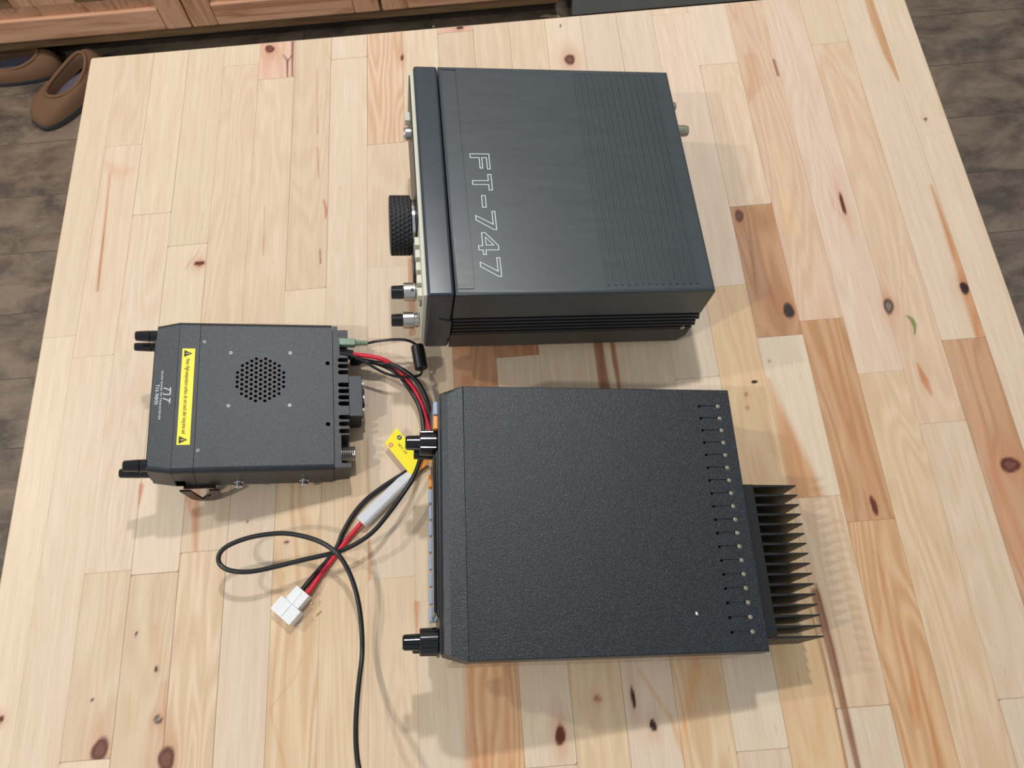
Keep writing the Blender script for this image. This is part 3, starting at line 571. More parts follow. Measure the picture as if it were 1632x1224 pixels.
# ------------------------------------------------------------------ large grey transceiver
def make_ft():
    D, W, H = 0.2388, 0.238, 0.093
    T = thing('transceiver', 'large slate grey radio with grooved top cover and white outlined lettering', 'radio',
              (0.6056, -0.18191, 0.00238 + TZ), (0, 0.17266, 0.02566))
    T.rotation_mode = 'XYZ'
    # top cover with grooves and label recess
    b = MB(); r = 0.0028; x0, x1 = -0.2168, 0.0
    b.shell(x0, x1, -W, 0, 0.0545, H, r)
    gx = []
    for k in range(14):
        c = -0.0914 + 0.0762 * k / 13; gx += [c - 0.0009, c + 0.0009]
    lx = [-0.2016, -0.2008]
    xs = sorted(set([x0 + r, x1 - r] + gx + lx)); ys = sorted({-W + r, -r, -0.2330, -0.2322, -0.0048, -0.0041, -0.2318, -0.0058})
    def h(x, y):
        if lx[0] < x < lx[1] and -0.2330 < y < -0.0041: return H - 0.0009
        if x < lx[1] and (-0.2330 < y < -0.2322 or -0.0048 < y < -0.0041): return H - 0.0009
        if x < lx[0] and -0.2322 < y < -0.0048: return H - 0.00025
        if -0.2318 < y < -0.0058:
            for k in range(14):
                if gx[2 * k] < x < gx[2 * k + 1]: return H + 0.0007
            if gx[0] < x < gx[-1]: return H - 0.0002
        return H
    b.cells(xs, ys, h)
    cover = b.build('top_cover', M['ft_top'], T, 50)
    # outlined lettering
    F = [(0, 0), (0, 1), (1, 1), (1, .82), (.28, .82), (.28, .62), (.95, .62), (.95, .45), (.28, .45), (.28, 0)]
    TT = [(0, 1), (1, 1), (1, .80), (.66, .80), (.66, 0), (.38, 0), (.38, .80), (0, .80)]
    dash = [(0, .60), (1, .60), (1, .38), (0, .38)]
    seven = [(0, 1), (1, 1), (1, .85), (.48, 0), (.20, 0), (.68, .82), (0, .82)]
    four = [(0, .20), (.58, .20), (.58, 0), (.80, 0), (.80, .20), (1, .20), (1, .37), (.80, .37), (.80, 1), (.58, 1), (0, .40)]
    hole = [(.18, .37), (.58, .37), (.58, .80)]
    b = MB()
    def outline(pts, y0, y1, xb=-0.1952, xt=-0.1783, w=0.00062):
        P = [Vector((xb + v * (xt - xb), y0 + u * (y1 - y0))) for (u, v) in pts]; n = len(P)
        ar = sum(P[i].x * P[(i + 1) % n].y - P[(i + 1) % n].x * P[i].y for i in range(n)); sg = 1 if ar > 0 else -1
        inn = []
        for i in range(n):
            e1 = (P[i] - P[i - 1]).normalized(); e2 = (P[(i + 1) % n] - P[i]).normalized()
            n1 = Vector((-e1.y, e1.x)) * sg; n2 = Vector((-e2.y, e2.x)) * sg
            m = (n1 + n2); m = m / max(0.35, (1 + n1.dot(n2))); inn.append(P[i] + m * w)
        A = [b.bm.verts.new((p.x, p.y, H + .0001)) for p in P]; B = [b.bm.verts.new((p.x, p.y, H + .0001)) for p in inn]
        A2 = [b.bm.verts.new((p.x, p.y, H + .00025)) for p in P]; B2 = [b.bm.verts.new((p.x, p.y, H + .00025)) for p in inn]
        for i in range(n):
            j = (i + 1) % n
            b.bm.faces.new((A2[i], A2[j], B2[j], B2[i])); b.bm.faces.new((A[i], A[j], A2[j], A2[i])); b.bm.faces.new((B2[i], B2[j], B[j], B[i]))
    outline(F, -0.0990, -0.1155); outline(TT, -0.1208, -0.1375); outline(dash, -0.1425, -0.1550)
    outline(seven, -0.1586, -0.1772); outline(four, -0.1797, -0.2014); outline(hole, -0.1797, -0.2014); outline(seven, -0.2038, -0.2222)
    b.build('model_lettering', M['white_ink'], cover, 0)['label'] = 'white outlined lettering'
    # front bezel
    b = MB(); b.box((-D, -W, 0.0015), (-0.2174, 0, H), 0.0026, seg=3); bz = b.build('front_bezel', M['ft_bezel'], T)
    b = MB()
    b.prism([(-0.2280, .0545), (-0.2174, .0505), (-0.2174, .0205), (-0.2262, .0205), (-0.2262, .0470)], -W - 0.0009, -W + 0.001, 'y')
    b.build('grip_notch', M['ft_bezel'], bz)
    # heat sink ribs on the flanks
    b = MB(); b.box((-0.2168, -W + 0.006, 0.0245), (-0.001, -0.006, 0.0545))
    for s in (0, 1):
        for k in range(5):
            z = 0.0262 + k * 0.0057
            ya, yb = ((-W - 0.0006, -W + 0.008) if s == 0 else (-0.008, 0.0006))
            b.box((-0.2165, ya, z), (0.0005 + 0.0015 * (k % 2), yb, z + 0.0027), 0.0006, seg=1)
    rb = b.build('side_heat_sink', M['rib'], T)
    b = MB(); b.cyl((-0.0085, -W - 0.0014, 0.0285), (-0.0085, -W + 0.002, 0.0285), 0.0022, 12); b.build('screw', M['silver'], rb)
    b = MB(); b.prism([(-0.2168, 0.0015), (-0.006, 0.0015), (0.0, 0.012), (0.0, 0.0240), (-0.2168, 0.0240)], -W, 0, 'y')
    b.build('bottom_cover', M['ft_side'], T)
    b = MB(); b.box((-0.004, -0.232, 0.004), (0.0012, -0.006, 0.088)); b.build('rear_panel', M['black'], T)
    # front panel, keys, controls
    b = MB(); b.box((-0.2418, -0.2355, 0.0045), (-D + .0005, -0.0025, 0.0885), 0.0006)
    b.box((-0.2428, -0.160, 0.018), (-0.2412, -0.006, 0.0868), 0.0004, mat=1)
    fp = b.build('front_panel', [M['beige'], M['black']], T)
    for k in range(5):
        y = -0.1745 - k * 0.0122
        b = MB(); b.box((-0.2455, y - 0.0040, 0.066), (-0.2410, y + 0.0040, 0.074), 0.0006); b.box((-0.2440, y - 0.0062, 0.060), (-0.2410, y + 0.0062, 0.066), 0.0004, mat=1)
        b.build('push_button', [M['beige'], M['brass']], T)
    b = MB(); b.box((-0.2474, -0.041, 0.060), (-0.2415, -0.031, 0.068), 0.0008); b.build('power_button', M['beige'], T)
    b = MB(); b.cyl((-0.2415, -0.0535, 0.0640), (-0.2482, -0.0535, 0.0640), 0.0062, 24); b.torus((-0.2484, -0.0535, 0.064), 0.0040, 0.0008, 'x', 20); b.build('headphone_jack', M['silver'], T)
    b = MB(); b.box((-0.2462, -0.1860, 0.020), (-0.2412, -0.1600, 0.052), 0.0006); b.build('selector_plate', M['black'], T)
    dy, dz, R0 = -0.1395, 0.0455, 0.0262
    dl = MB()
    def dimple(d, r, a):
        if r < R0 * 0.985: return r
        row = (d - 0.0016) / 0.0036; k = round(row); off = 0.5 * (k % 2)
        u = a / (2 * math.pi) * 40 + off; du = (u - round(u)) * (2 * math.pi * R0 / 40); dv = (row - k) * 0.0036
        q = math.hypot(du, dv) / 0.0016
        return r - 0.0009 * max(0.0, 1 - q * q)
    prof = [(-0.001, 0.020), (-0.0008, R0 * .93), (-0.0003, R0 * .975)] + [(0.0 + 0.0172 * i / 46, R0) for i in range(47)] + [(0.0176, R0 * .975), (0.018, R0 * .93)]
    dl.lathe(prof, (-0.2642, dy, dz), 'x', 400, flute=dimple)
    dial = dl.build('tuning_dial', M['rubber'], T, 60)
    b = MB(); b.lathe([(0, 0.0215), (0.001, 0.0228), (0.0035, 0.0228), (0.0042, 0.0205)], (-0.2468, dy, dz), 'x', 64); b.build('dial_collar', M['chrome'], dial)
    for (z, hole_) in ((0.0610, True), (0.0130, False)):
        yk = -0.2160
        b = MB(); b.lathe([(0, 0.0070), (0.0004, 0.0078), (0.0095, 0.0078), (0.0100, 0.0072), (0.0104, 0.0064), (0.0125, 0.0068), (0.0140, 0.0064)], (-0.2565, yk, z), 'x', 40)
        kn = b.build('control_knob', M['silver'], T)
        if hole_:
            b = MB(); b.cyl((-0.2492, yk - 0.002, z + 0.0060), (-0.2492, yk - 0.0023, z + 0.0080), 0.0015, 12); b.build('set_screw_hole', M['black'], kn)
        b = MB(); b.lathe([(0, 0.0046), (0.0006, 0.0054), (0.0098, 0.0057), (0.0102, 0.0052)], (-0.2664, yk, z), 'x', 96, flute=lambda d, r, a: r - 0.00045 * (1 if math.sin(12 * a) > 0.55 else 0))
        b.build('knob_cap', M['gloss'], kn)
    # rear fittings
    b = MB(); b.lathe([(0, .0045), (.002, .0052), (.0105, .0052), (.0125, .0044)], (0.0012, -0.0585, 0.0785), 'x', 28, flute=lambda d, r, a: r * (1 + .03 * math.sin(24 * a))); b.build('antenna_terminal', M['brass'], T)
    b = MB(); b.lathe([(0, .0042), (.0045, .0042), (.0050, .0036)], (0.0012, -0.0310, 0.0800), 'x', 28, flute=lambda d, r, a: r * (1 + .10 * math.sin(14 * a))); b.build('ground_terminal', M['brass'], T)
    # bail that lifts the front
    b = MB(); c = math.cos(0.17266); s_ = math.sin(0.17266)
    def loc(X, y, Z): # world height above the table -> local
        return (X * c - (Z - 0.00238) * s_, y, X * s_ + (Z - 0.00238) * c)
    b.tube([(-0.190, -0.205, 0.003), loc(-0.196, -0.205, 0.012), loc(-0.200, -0.203, 0.0036), loc(-0.200, -0.196, 0.0030), loc(-0.200, -0.12, 0.0030), loc(-0.200, -0.042, 0.0030), loc(-0.200, -0.035, 0.0036), loc(-0.196, -0.033, 0.012), (-0.190, -0.033, 0.003)], 0.0026, 12)
    b.build('bail_stand', M['black'], T)
    for y in (-0.215, -0.022):
        b = MB(); b.cyl((-0.012, y, 0.0020), (-0.012, y, -0.0002), 0.007, 20); b.build('rear_foot', M['rubber'], T)
    return T
make_ft()

# ------------------------------------------------------------------ black mobile transceiver with heat sink
def concentric_knob(T, y, z, x_tip, x_base, name='control_knob'):
    L = x_base - x_tip; b = MB()
    b.lathe([(0, .0090), (.0006, .0098), (.0128, .0100), (.0134, .0088), (.0138, .0092), (.0168, .0092)], (x_tip + L - .0165, y, z), 'x', 96,
            flute=lambda d, r, a: r - (.0006 if (d < .0130 and math.sin(9 * a + .6) > .80) else 0))
    k = b.build(name, M['gloss'], T)
    b = MB(); b.lathe([(0, .0044), (.0012, .0056), (L - .0162, .0060)], (x_tip, y, z), 'x', 96,
                      flute=lambda d, r, a: r - (.0008 if math.sin(8 * a) > .45 else 0))
    b.build('inner_knob', M['gloss'], k)
def small_knob(T, y, z, x_tip, x_base, r=.0062, name='control_knob'):
    b = MB(); b.lathe([(0, r * .82), (.001, r * .92), (x_base - x_tip, r)], (x_tip, y, z), 'x', 80, flute=lambda d, q, a: q - (.0006 if math.sin(8 * a) > .5 else 0))
    b.build(name, M['gloss'], T)

def make_heatsink_radio():
    W, H = 0.2071, 0.0595
    T = thing('transceiver', 'black textured mobile radio with finned rear heat sink beside the cables', 'radio',
              (0.61938, -0.49616, 0.00387 + TZ), (0, 0.182, -0.02631))
    x0 = -0.2203; r = 0.0012
    b = MB(); b.shell(x0, 0.0, -W, 0, 0.0420, H, r, 3)
    ysl = [-0.0150 - 0.1780 * k / 17 for k in range(18)]
    xs = [x0 + r, -0.0275, -0.0260, -0.0120, -r]; ys = sorted([-W + r, -r] + [y + d for y in ysl for d in (-0.0009, 0.0009)])
    def h(x, y):
        if -0.0275 < x < -0.0120 and any(abs(y - q) < 0.0009 for q in ysl): return H - (0.0014 if x < -0.0260 else 0.0007)
        return H
    b.cells(xs, ys, h, lambda x, y: 1 if (x < -0.0260 and h(x, y) < H) else 0)
    for y in ysl:
        b.lathe([(0, .0017), (.0004, .0016), (.0007, .0011)], (-0.0112, y, H - .0001), 'z', 16, mat=2)
        b.lathe([(0, .0011), (.00015, .0011)], (-0.0272, y, H - .00008), 'z', 12, mat=1)
    cv = b.build('top_cover', [M['r3'], M['void'], M['brass']], T, 40)
    b = MB(); b.box((x0 - .012, -W + .0006, 0.0010), (-.001, -.0006, 0.0415), 0.003); b.build('chassis', M['chassis'], T)
    # faceted front bezel
    top = [(x0, -.0004), (-.2322, -.0068), (-.2322, -.2028), (x0, -.2072)]
    top2 = [(x0, -.0002), (-.2350, -.0062), (-.2350, -.2022), (x0, -.2074)]
    low = [(x0, .0004), (-.2340, -.0020), (-.2372, -.0048), (-.2372, -.2005), (-.2345, -.2040), (x0, -.2078)]
    b = MB()
    A = [b.bm.verts.new((*p, H)) for p in top]
    B = [b.bm.verts.new(q) for q in ((x0, .0002, H - .0008), (-.2368, -.0066, H - .0022), (-.2368, -.2010, H - .0022), (x0, -.2076, H - .0008))]
    Cc = [b.bm.verts.new(q) for q in ((x0, .0006, H - .009), (-.2380, -.0030, H - .0100), (-.2380, -.2030, H - .0100), (x0, -.2082, H - .009))]
    Dd = [b.bm.verts.new(q) for q in ((x0, .0004, .034), (-.2375, -.0050, .034), (-.2375, -.2010, .034), (x0, -.2068, .034))]
    for P_, Q_ in ((A, B), (B, Cc), (Cc, Dd)):
        for i in range(4): b.bm.faces.new((P_[i], P_[(i + 1) % 4], Q_[(i + 1) % 4], Q_[i]))
    b.bm.faces.new(A); b.bm.faces.new(list(reversed(Dd)))
    bz = b.build('front_bezel', M['r3b'], T, 15)
    b = MB(); b.box((-0.2395, -0.199, 0.006), (-0.2372, -0.008, 0.050), 0.0006); fp = b.build('front_panel', M['black'], T)
    b = MB(); b.box((-0.2408, -0.174, 0.018), (-0.2394, -0.052, 0.047), 0.0005, mat=0); b.box((-0.2432, -0.172, 0.016), (-0.2412, -0.054, 0.047), 0.0006, mat=1)
    b.prism([(-0.2412, -0.052), (-0.2380, -0.046), (-0.2380, -0.180), (-0.2412, -0.174)], .044, .047, 'z', mat=1)
    b.build('display', [M['beige'], M['gloss']], T)
    for k in range(9):
        y = -0.0635 - k * 0.0131
        b = MB(); b.box((-0.2448, y - .0054, .0065), (-0.2390, y + .0054, .0140), .0007); b.build('push_button', M['orange'] if k == 0 else M['greyblue'], T)
    for (y, m) in ((-.0145, 'greyblue'), (-.0265, 'orange')):
        b = MB(); b.box((-0.2428, y - .0055, .042), (-0.2390, y + .0055, .0485), .0006); b.build('push_button', M[m], T)
    b = MB(); b.box((-0.2440, -0.0300, .030), (-0.2390, -.0120, .040), .0006); b.build('push_button', M['black'], T)
    concentric_knob(T, -0.0398, 0.0372, -0.2642, -0.2366)
    concentric_knob(T, -0.1905, 0.0350, -0.2652, -0.2366)
    small_knob(T, -0.0400, 0.0150, -0.2570, -0.2366)
    small_knob(T, -0.1905, 0.0130, -0.2575, -0.2366)
    # heat sink
    b = MB(); b.box((0.0004, -0.1981, 0.0125), (0.0096, -0.0800, 0.0560), 0.0005); hs = b.build('heat_sink', M['anod'], T)
    for k in range(16):
        y = -0.0812 - 0.1161 * k / 15
        b = MB(); b.prism([(.0094, y - .0010), (.0094, y + .0010), (.0458, y + .0005), (.0458, y - .0005)], .0125, .0555, 'z'); b.build('cooling_fin', M['anod'], hs)
    b = MB(); c = math.cos(0.182); s_ = math.sin(0.182)
    def loc(X, y, Z): return (X * c - (Z - 0.00387) * s_, y, X * s_ + (Z - 0.00387) * c)
    b.tube([(-0.180, -0.180, 0.002), loc(-0.186, -0.180, 0.010), loc(-0.188, -0.177, 0.0030), loc(-0.188, -0.10, 0.0026), loc(-0.188, -0.030, 0.0030), loc(-0.186, -0.027, 0.010), (-0.180, -0.027, 0.002)], 0.0022, 12)
    b.build('bail_stand', M['black'], T)
    for y in (-0.185, -0.022):
        b = MB(); b.cyl((-0.012, y, 0.0015), (-0.012, y, -0.0017), 0.006, 20); b.build('rear_foot', M['rubber'], T)
    return T
make_heatsink_radio()

# ------------------------------------------------------------------ small quad band transceiver
def make_small():
    W, H = 0.1391, 0.0361
    T = thing('transceiver', 'small black radio with yellow warning strip and round speaker grille', 'radio',
              (0.283, -0.3896, 0.0009 + TZ), (0, 0.2707, 0.0298))
    def slab(x0, x1, r=0.0045, ya=0.0, yb=-W, z0=0.0, ya2=None, yb2=None, seg=6, top0=H, top1=H):
        """rounded long edges; section can taper from x1 to x0"""
        ya2 = ya if ya2 is None else ya2; yb2 = yb if yb2 is None else yb2
        def sec(x, A, Bq, h):
            p = [(x, A, z0), (x, Bq, z0)]
            for k in range(seg + 1):
                a = math.pi / 2 * k / seg; p.append((x, Bq + r - r * math.cos(a), h - r + r * math.sin(a)))
            for k in range(seg + 1):
                a = math.pi / 2 * k / seg; p.append((x, A - r + r * math.sin(a), h - r + r * math.cos(a)))
            return p
        return [sec(x0, ya2, yb2, top0), sec(x1, ya, yb, top1)]
    cx0, cx1 = -0.1125, -0.0003
    b = MB(); rr = slab(cx0, cx1)
    # leave the flat top open and fill it with a pierced panel
    R_ = [[b.bm.verts.new(p) for p in r] for r in rr]; n = len(R_[0])
    for k in range(n):
        if k == 8: continue   # the flat top strip
        b.bm.faces.new((R_[0][k], R_[0][(k + 1) % n], R_[1][(k + 1) % n], R_[1][k]))
    b.bm.faces.new(R_[0]); b.bm.faces.new(list(reversed(R_[1])))
    for f in b.bm.faces: f.material_index = 0
    # flat top with speaker holes: disc cells
    sx, sy, sr = -0.0616, -0.0562, 0.0222
    holes = []; p_ = 0.00445
    for i in range(-7, 8):
        for j in range(-7, 8):
            hx = sx + i * p_ * 0.866; hy = sy + (j + 0.5 * (i % 2)) * p_
            if math.hypot(hx - sx, hy - sy) < sr: holes.append((hx, hy))
    y_lo, y_hi = -W + 0.0045, -0.0045
    gx0, gx1, gy0, gy1 = sx - 0.0270, sx + 0.0270, sy - 0.0270, sy + 0.0270
    def quad(a, c_): b.bm.faces.new([b.bm.verts.new(q) for q in ((a[0], a[1], H), (c_[0], a[1], H), (c_[0], c_[1], H), (a[0], c_[1], H))])
    quad((cx0, y_lo), (gx0, y_hi)); quad((gx1, y_lo), (cx1, y_hi)); quad((gx0, y_lo), (gx1, gy0)); quad((gx0, gy1), (gx1, y_hi))
    b.bm.verts.ensure_lookup_table()
    edges = []
    def poly(pts):
        vs = [b.bm.verts.new((x, y, H)) for x, y in pts]
        return [b.bm.edges.new((vs[i], vs[(i + 1) % len(vs)])) for i in range(len(vs))], vs
    e, _ = poly([(gx0, gy0), (gx1, gy0), (gx1, gy1), (gx0, gy1)]); edges += e
    hr = 0.00142; rings_ = []
    for (hx, hy) in holes:
        e, vs = poly([(hx + hr * math.cos(2 * math.pi * k / 10), hy + hr * math.sin(2 * math.pi * k / 10)) for k in range(10)]); edges += e; rings_.append(vs)
    bmesh.ops.triangle_fill(b.bm, use_beauty=True, use_dissolve=False, edges=edges)
    for vs in rings_:
        lo = [b.bm.verts.new((v.co.x, v.co.y, H - 0.0016)) for v in vs]
        for k in range(10):
            f = b.bm.faces.new((vs[k], vs[(k + 1) % 10], lo[(k + 1) % 10], lo[k])); f.material_index = 1
        f = b.bm.faces.new(lo); f.material_index = 1
    cover = b.build('top_cover', [M['ty'], M['void']], T, 30)
    for (x, y) in ((-0.1091, -0.0203), (-0.0869, -0.0307), (-0.0873, -0.0808), (-0.1097, -0.1204), (-0.0369, -0.0303), (-0.0371, -0.0805)):
        b = MB(); b.lathe([(0, .0020), (.00012, .0020)], (x, y, H - .00005), 'z', 24, mat=1); b.torus((x, y, H + .0001), .00105, .0003, 'z', 20, 6)
        b.build('screw', [M['steel'], M['black']], cover)
    for (x, y) in ((-0.0047, -0.0401), (-0.0050, -0.0984)):
        b = MB(); b.lathe([(0, .0019), (.00008, .0019)], (x, y, H + .00002), 'z', 20); b.build('screw_hole', M['void'], cover)  # flat near-black discs, the shade of the holes painted on
    # frame with side opening and warning strip
    b = MB(); b.loops(slab(-0.1296, -0.1129)); fr = b.build('front_frame', M['ty'], T, 30)
    b = MB(); b.box((-0.1322 + .003, -W - .0004, .0010), (-0.1215, -W + .001, .0130)); b.build('side_opening', M['void'], fr)  # solid block set slightly proud, its colour standing for the opening's shade
    b = MB(); b.box((-0.1266, -0.1154, H + .00005), (-0.1162, -0.0269, H + .0003), 0.00012, seg=1); ws = b.build('warning_strip', M['yellow'], fr)
    for yc in (-0.0318, -0.1110):
        b = MB()
        xa, xb, hy = -0.1250, -0.1184, 0.0033
        b.prism([(xa, yc - hy), (xb, yc), (xa, yc + hy)], H + .0003, H + .0005)
        b.prism([(-0.1235, yc - .00035), (-0.1205, yc - .0002), (-0.1205, yc + .0002), (-0.1235, yc + .00035)], H + .0005, H + .00056, mat=1)
        b.build('warning_triangle', [M['black_ink'], M['yellow']], ws, 0)
    rot = Matrix.Rotation(-math.pi / 2, 4, 'Z')
    text_mesh('warning_text', 'Note: High-temperature surface, do not touch after long-time use!', 0.0046,
              Matrix.Translation((-0.1230, -0.0368, H + .0004)) @ rot, M['black_ink'], ws, 0.0690)
    # bezel
    b = MB(); b.loops(slab(-0.1478, -0.1299, 0.0042, 0.0, -W, 0.0, -0.0042, -0.1362, top0=H - .0004)); bz = b.build('front_bezel', M['ty'], T, 30)
    text_mesh('model_lettering', 'TH-9800', 0.0040, Matrix.Translation((-0.1458, -0.0606, H + .00005)) @ rot, M['white_ink'], bz, 0.0188)
    text_mesh('model_lettering', 'QUAD BAND FM TRANSCEIVER', 0.0023, Matrix.Translation((-0.1420, -0.0480, H + .00005)) @ rot, M['white_ink'], bz, 0.0450)
    b = MB(); lz = H + .00005
    def bar(p, q, w=.0008):
        p = Vector(p); q = Vector(q); d = (q - p).normalized(); nn = Vector((-d.y, d.x)) * w / 2
        b.prism([tuple(p + nn), tuple(p - nn), tuple(q - nn), tuple(q + nn)], lz, lz + .00015)
    bar((-.1340, -.0636), (-.1340, -.0702)); bar((-.1340, -.0662), (-.1395, -.0640)); bar((-.1343, -.0702), (-.1388, -.0700)); bar((-.1388, -.0703), (-.1395, -.0690))
    bar((-.1340, -.0735), (-.1340, -.0782)); bar((-.1345, -.0758), (-.1395, -.0736))
    b.build('maker_mark', M['white_ink'], bz, 0)
    b = MB(); b.box((-0.1500, -0.1340, 0.0020), (-0.1476, -0.0070, 0.0315), 0.0008); fpn = b.build('front_panel', M['black'], T)
    for (y, z, xt, r, xb) in ((-0.0118, 0.0290, -0.1665, .0050, -0.1476), (-0.0135, 0.0115, -0.1700, .0042, -0.1476), (-0.1295, 0.0275, -0.1672, .0052, -0.1476), (-0.1300, 0.0105, -0.1730, .0044, -0.1476)):
        b = MB(); L = xb - xt
        b.lathe([(0, r * .72), (.0008, r * .86), (L * .62, r), (L * .64, r * .90), (L * .67, r * 1.0), (L, r * 1.02)], (xt, y, z), 'x', 40); b.build('control_knob', M['gloss'], T)
    # rear casting with slots
    pts = [(0.0002, -0.0020), (0.0002, -0.1375), (0.0140, -0.1375), (0.0140, -0.1340), (0.0060, -0.1335), (0.0060, -0.1080)]
    sl = [-.1045, -.0977, -.0915, -.0786, -.0726, -.0666, -.0605, -.0483, -.0422, -.0361]
    pts += [(0.0133, -0.1080)]
    for y in sl:
        w = .0021
        pts.append((0.0133, y - w)); 
        for k in range(7):
            a = -math.pi / 2 - math.pi * k / 6; pts.append((0.0062 + w * math.cos(a) * 1.0, y + w * math.sin(a)))
        pts.append((0.0133, y + w))
    pts += [(0.0133, -0.0320), (0.0060, -0.0310), (0.0060, -0.0150), (0.0045, -0.0150), (0.0045, -0.0020)]
    b = MB(); b.prism(pts, 0.0004, H - 0.0012); b.box((0.0045, -0.0150, 0.002), (0.0140, -0.0015, 0.0270), 0.0005)
    b.box((0.0060, -0.1335, 0.001), (0.0120, -0.1080, 0.0120)); b.box((0.0060, -0.0310, 0.001), (0.0125, -0.0150, 0.0100))
    rear = b.build('rear_casting', M['ty'], T, 30)
    b = MB(); b.box((0.0135, -0.0900, 0.0040), (0.0252, -0.0510, 0.0335), 0.0005); fan = b.build('fan_housing', M['ty'], T)
    b = MB()
    for R1 in (.0055, .0095, .0135): b.torus((0.0268, -0.0705, 0.0187), R1, .0006, 'x', 36, 6)
    for a in (45, 135, 225, 315):
        ca, sa = math.cos(math.radians(a)), math.sin(math.radians(a))
        b.tube([(0.0262, -0.0705 + ca * .004, .0187 + sa * .004), (0.0262, -0.0705 + ca * .0175, .0187 + sa * .0175)], .0006, 6)
        b.cyl((0.0250, -0.0705 + ca * .0175, .0187 + sa * .0165), (0.0272, -0.0705 + ca * .0175, .0187 + sa * .0165), .0018, 10)
    b.build('fan_guard', M['chrome'], fan)
    b = MB(); prof = [(0, .0058), (.0012, .0058)]
    for k in range(8): prof += [(.0014 + k * .0015, .0062), (.0020 + k * .0015, .0066), (.0026 + k * .0015, .0062)]
    b.lathe(prof, (0.0055, -0.1205, 0.0205), 'x', 32); b.build('antenna_socket', M['silver'], T)
    for x in (-0.0790, -0.0250):
        b = MB(); b.lathe([(0, .0040), (.0008, .0040), (.0010, .0026), (.0022, .0026), (.0024, .0034), (.0048, .0034), (.0054, .0026)], (0, 0, 0), 'y', 24, M=Matrix.Translation((x, -W + .0006, 0.0065)) @ Matrix.Rotation(math.pi, 4, 'X'))
        b.build('mounting_screw', M['chrome'], T)
    for (x, z) in ((-0.0985, 0.0095), (-0.0100, 0.0100)):
        b = MB(); b.lathe([(0, .0016), (.0002, .0016)], (x, -W - .0001, z), 'y', 14); b.build('screw_hole', M['black'], T)
    # curved bracket under the front
    b = MB(); c = math.cos(0.2707); s_ = math.sin(0.2707)
    def loc(X, Z): return (X * c - (Z - 0.0009) * s_, X * s_ + (Z - 0.0009) * c)
    outer = [(-0.1270, 0.0002), loc(-0.1215, 0.010), loc(-0.1170, 0.0035), loc(-0.1110, 0.0012), loc(-0.1050, 0.0012), loc(-0.0995, 0.0040), loc(-0.0950, 0.012), (-0.0950, 0.0002)]
    inner = [(p[0] + (0.0085 if i < 4 else -0.0085), p[1] + (0.0080 if 1 < i < 6 else 0)) for i, p in enumerate(outer)]
    b.prism(outer + inner[::-1], -0.1440, -0.1424, 'y'); b.prism(outer + inner[::-1], -0.0030, 0.0034, 'y')
    b.box((-0.1240, -0.1415, -0.0012), (-0.0980, 0.0034, 0.0002))
    b.build('mounting_bracket', M['maroon'], T, 40)
    return T
make_small()

# ------------------------------------------------------------------ leads
P = PATHS
def up(pts): return [Vector(p) for p in pts]
pc = thing('power_cable', 'red and black power lead with fuse holder and white plug coming from the small radio', 'cable', (P['black'][0][0], P['black'][0][1], TZ))
pinv = Matrix.Translation(-pc.location)
def put(o, par):
    o.parent = par; o.matrix_parent_inverse = Matrix.Translation(-par.location); return o
b = MB(); b.tube(P['red_a'], .0021, 12); put(b.build('red_wire', M['redwire']), pc)
b = MB(); b.tube(P['red_b'], .0021, 12); put(b.build('red_wire', M['redwire']), pc)
b = MB(); b.tube(P['black'], .0021, 12); put(b.build('black_wire', M['wire']), pc)
def frame(p, q):
    p = Vector(p); q = Vector(q); x = (q - p).normalized(); z = Vector((0, 0, 1)); y = z.cross(x).normalized(); z = x.cross(y)
    return Matrix.Translation(p) @ Matrix((x, y, z)).transposed().to_4x4(), (q - p).length
p0 = Vector(P['red_a'][0]); p1 = Vector(P['red_a'][1]); d = (p1 - p0).normalized(); st = p0 - d * 0.010
Mx, L = frame(st, p0 + d * 0.001)
b = MB(); prof = []
for k in range(7): prof += [(k * .0018, .0030), (k * .0018 + .0003, .0044), (k * .0018 + .0012, .0044), (k * .0018 + .0015, .0030)]
b.lathe(prof, n=24, M=Mx); put(b.build('strain_relief', M['rubber']), pc)
Mx, L = frame(*P['fuse'])
b = MB(); w = .0048; hh = .0046
b.loops([[(x, w * k * sx_, hh * k * sz) for sx_, sz in ((-1, -.7), (-.7, -1), (.7, -1), (1, -.7), (1, .7), (.7, 1), (-.7, 1), (-1, .7))] for x, k in ((0, .55), (.002, .62), (.010, .75), (.018, 1.0), (L - .012, 1.08), (L - .001, 1.10), (L, .95))], M=Mx)
fh = put(b.build('fuse_holder', M['clear'], smooth=30), pc)
b = MB(); b.cyl(Mx @ Vector((L * .34, 0, .0)), Mx @ Vector((L * .78, 0, .0)), .0022, 16); b.cyl(Mx @ Vector((L * .28, 0, .0)), Mx @ Vector((L * .40, 0, .0)), .0030, 16); b.cyl(Mx @ Vector((L * .70, 0, .0)), Mx @ Vector((L * .84, 0, .0)), .0030, 16)
fz = b.build('fuse', M['white_pl']); fz.parent = fh
Mx, L = frame(*(P['conn'][0], P['conn'][2]))
Mx = Mx.copy(); Mx.translation.z = TZ
b = MB(); b.box((-.001, -.0072, .0006), (.0150, .0072, .0108), .0008, M=Mx); b.box((.0125, -.0112, .0002), (.0262, .0112, .0122), .0010, M=Mx)
b.box((.0135, -.0010, .0120), (.0250, .0010, .0128), .0002, M=Mx); b.box((.001, -.0008, .0106), (.0125, .0008, .0113), .0002, M=Mx)
b.box((-.0003, -.0058, .0040), (.0005, -.0012, .0092), M=Mx, mat=1)
put(b.build('plug', [M['white_pl'], M['black']]), pc)
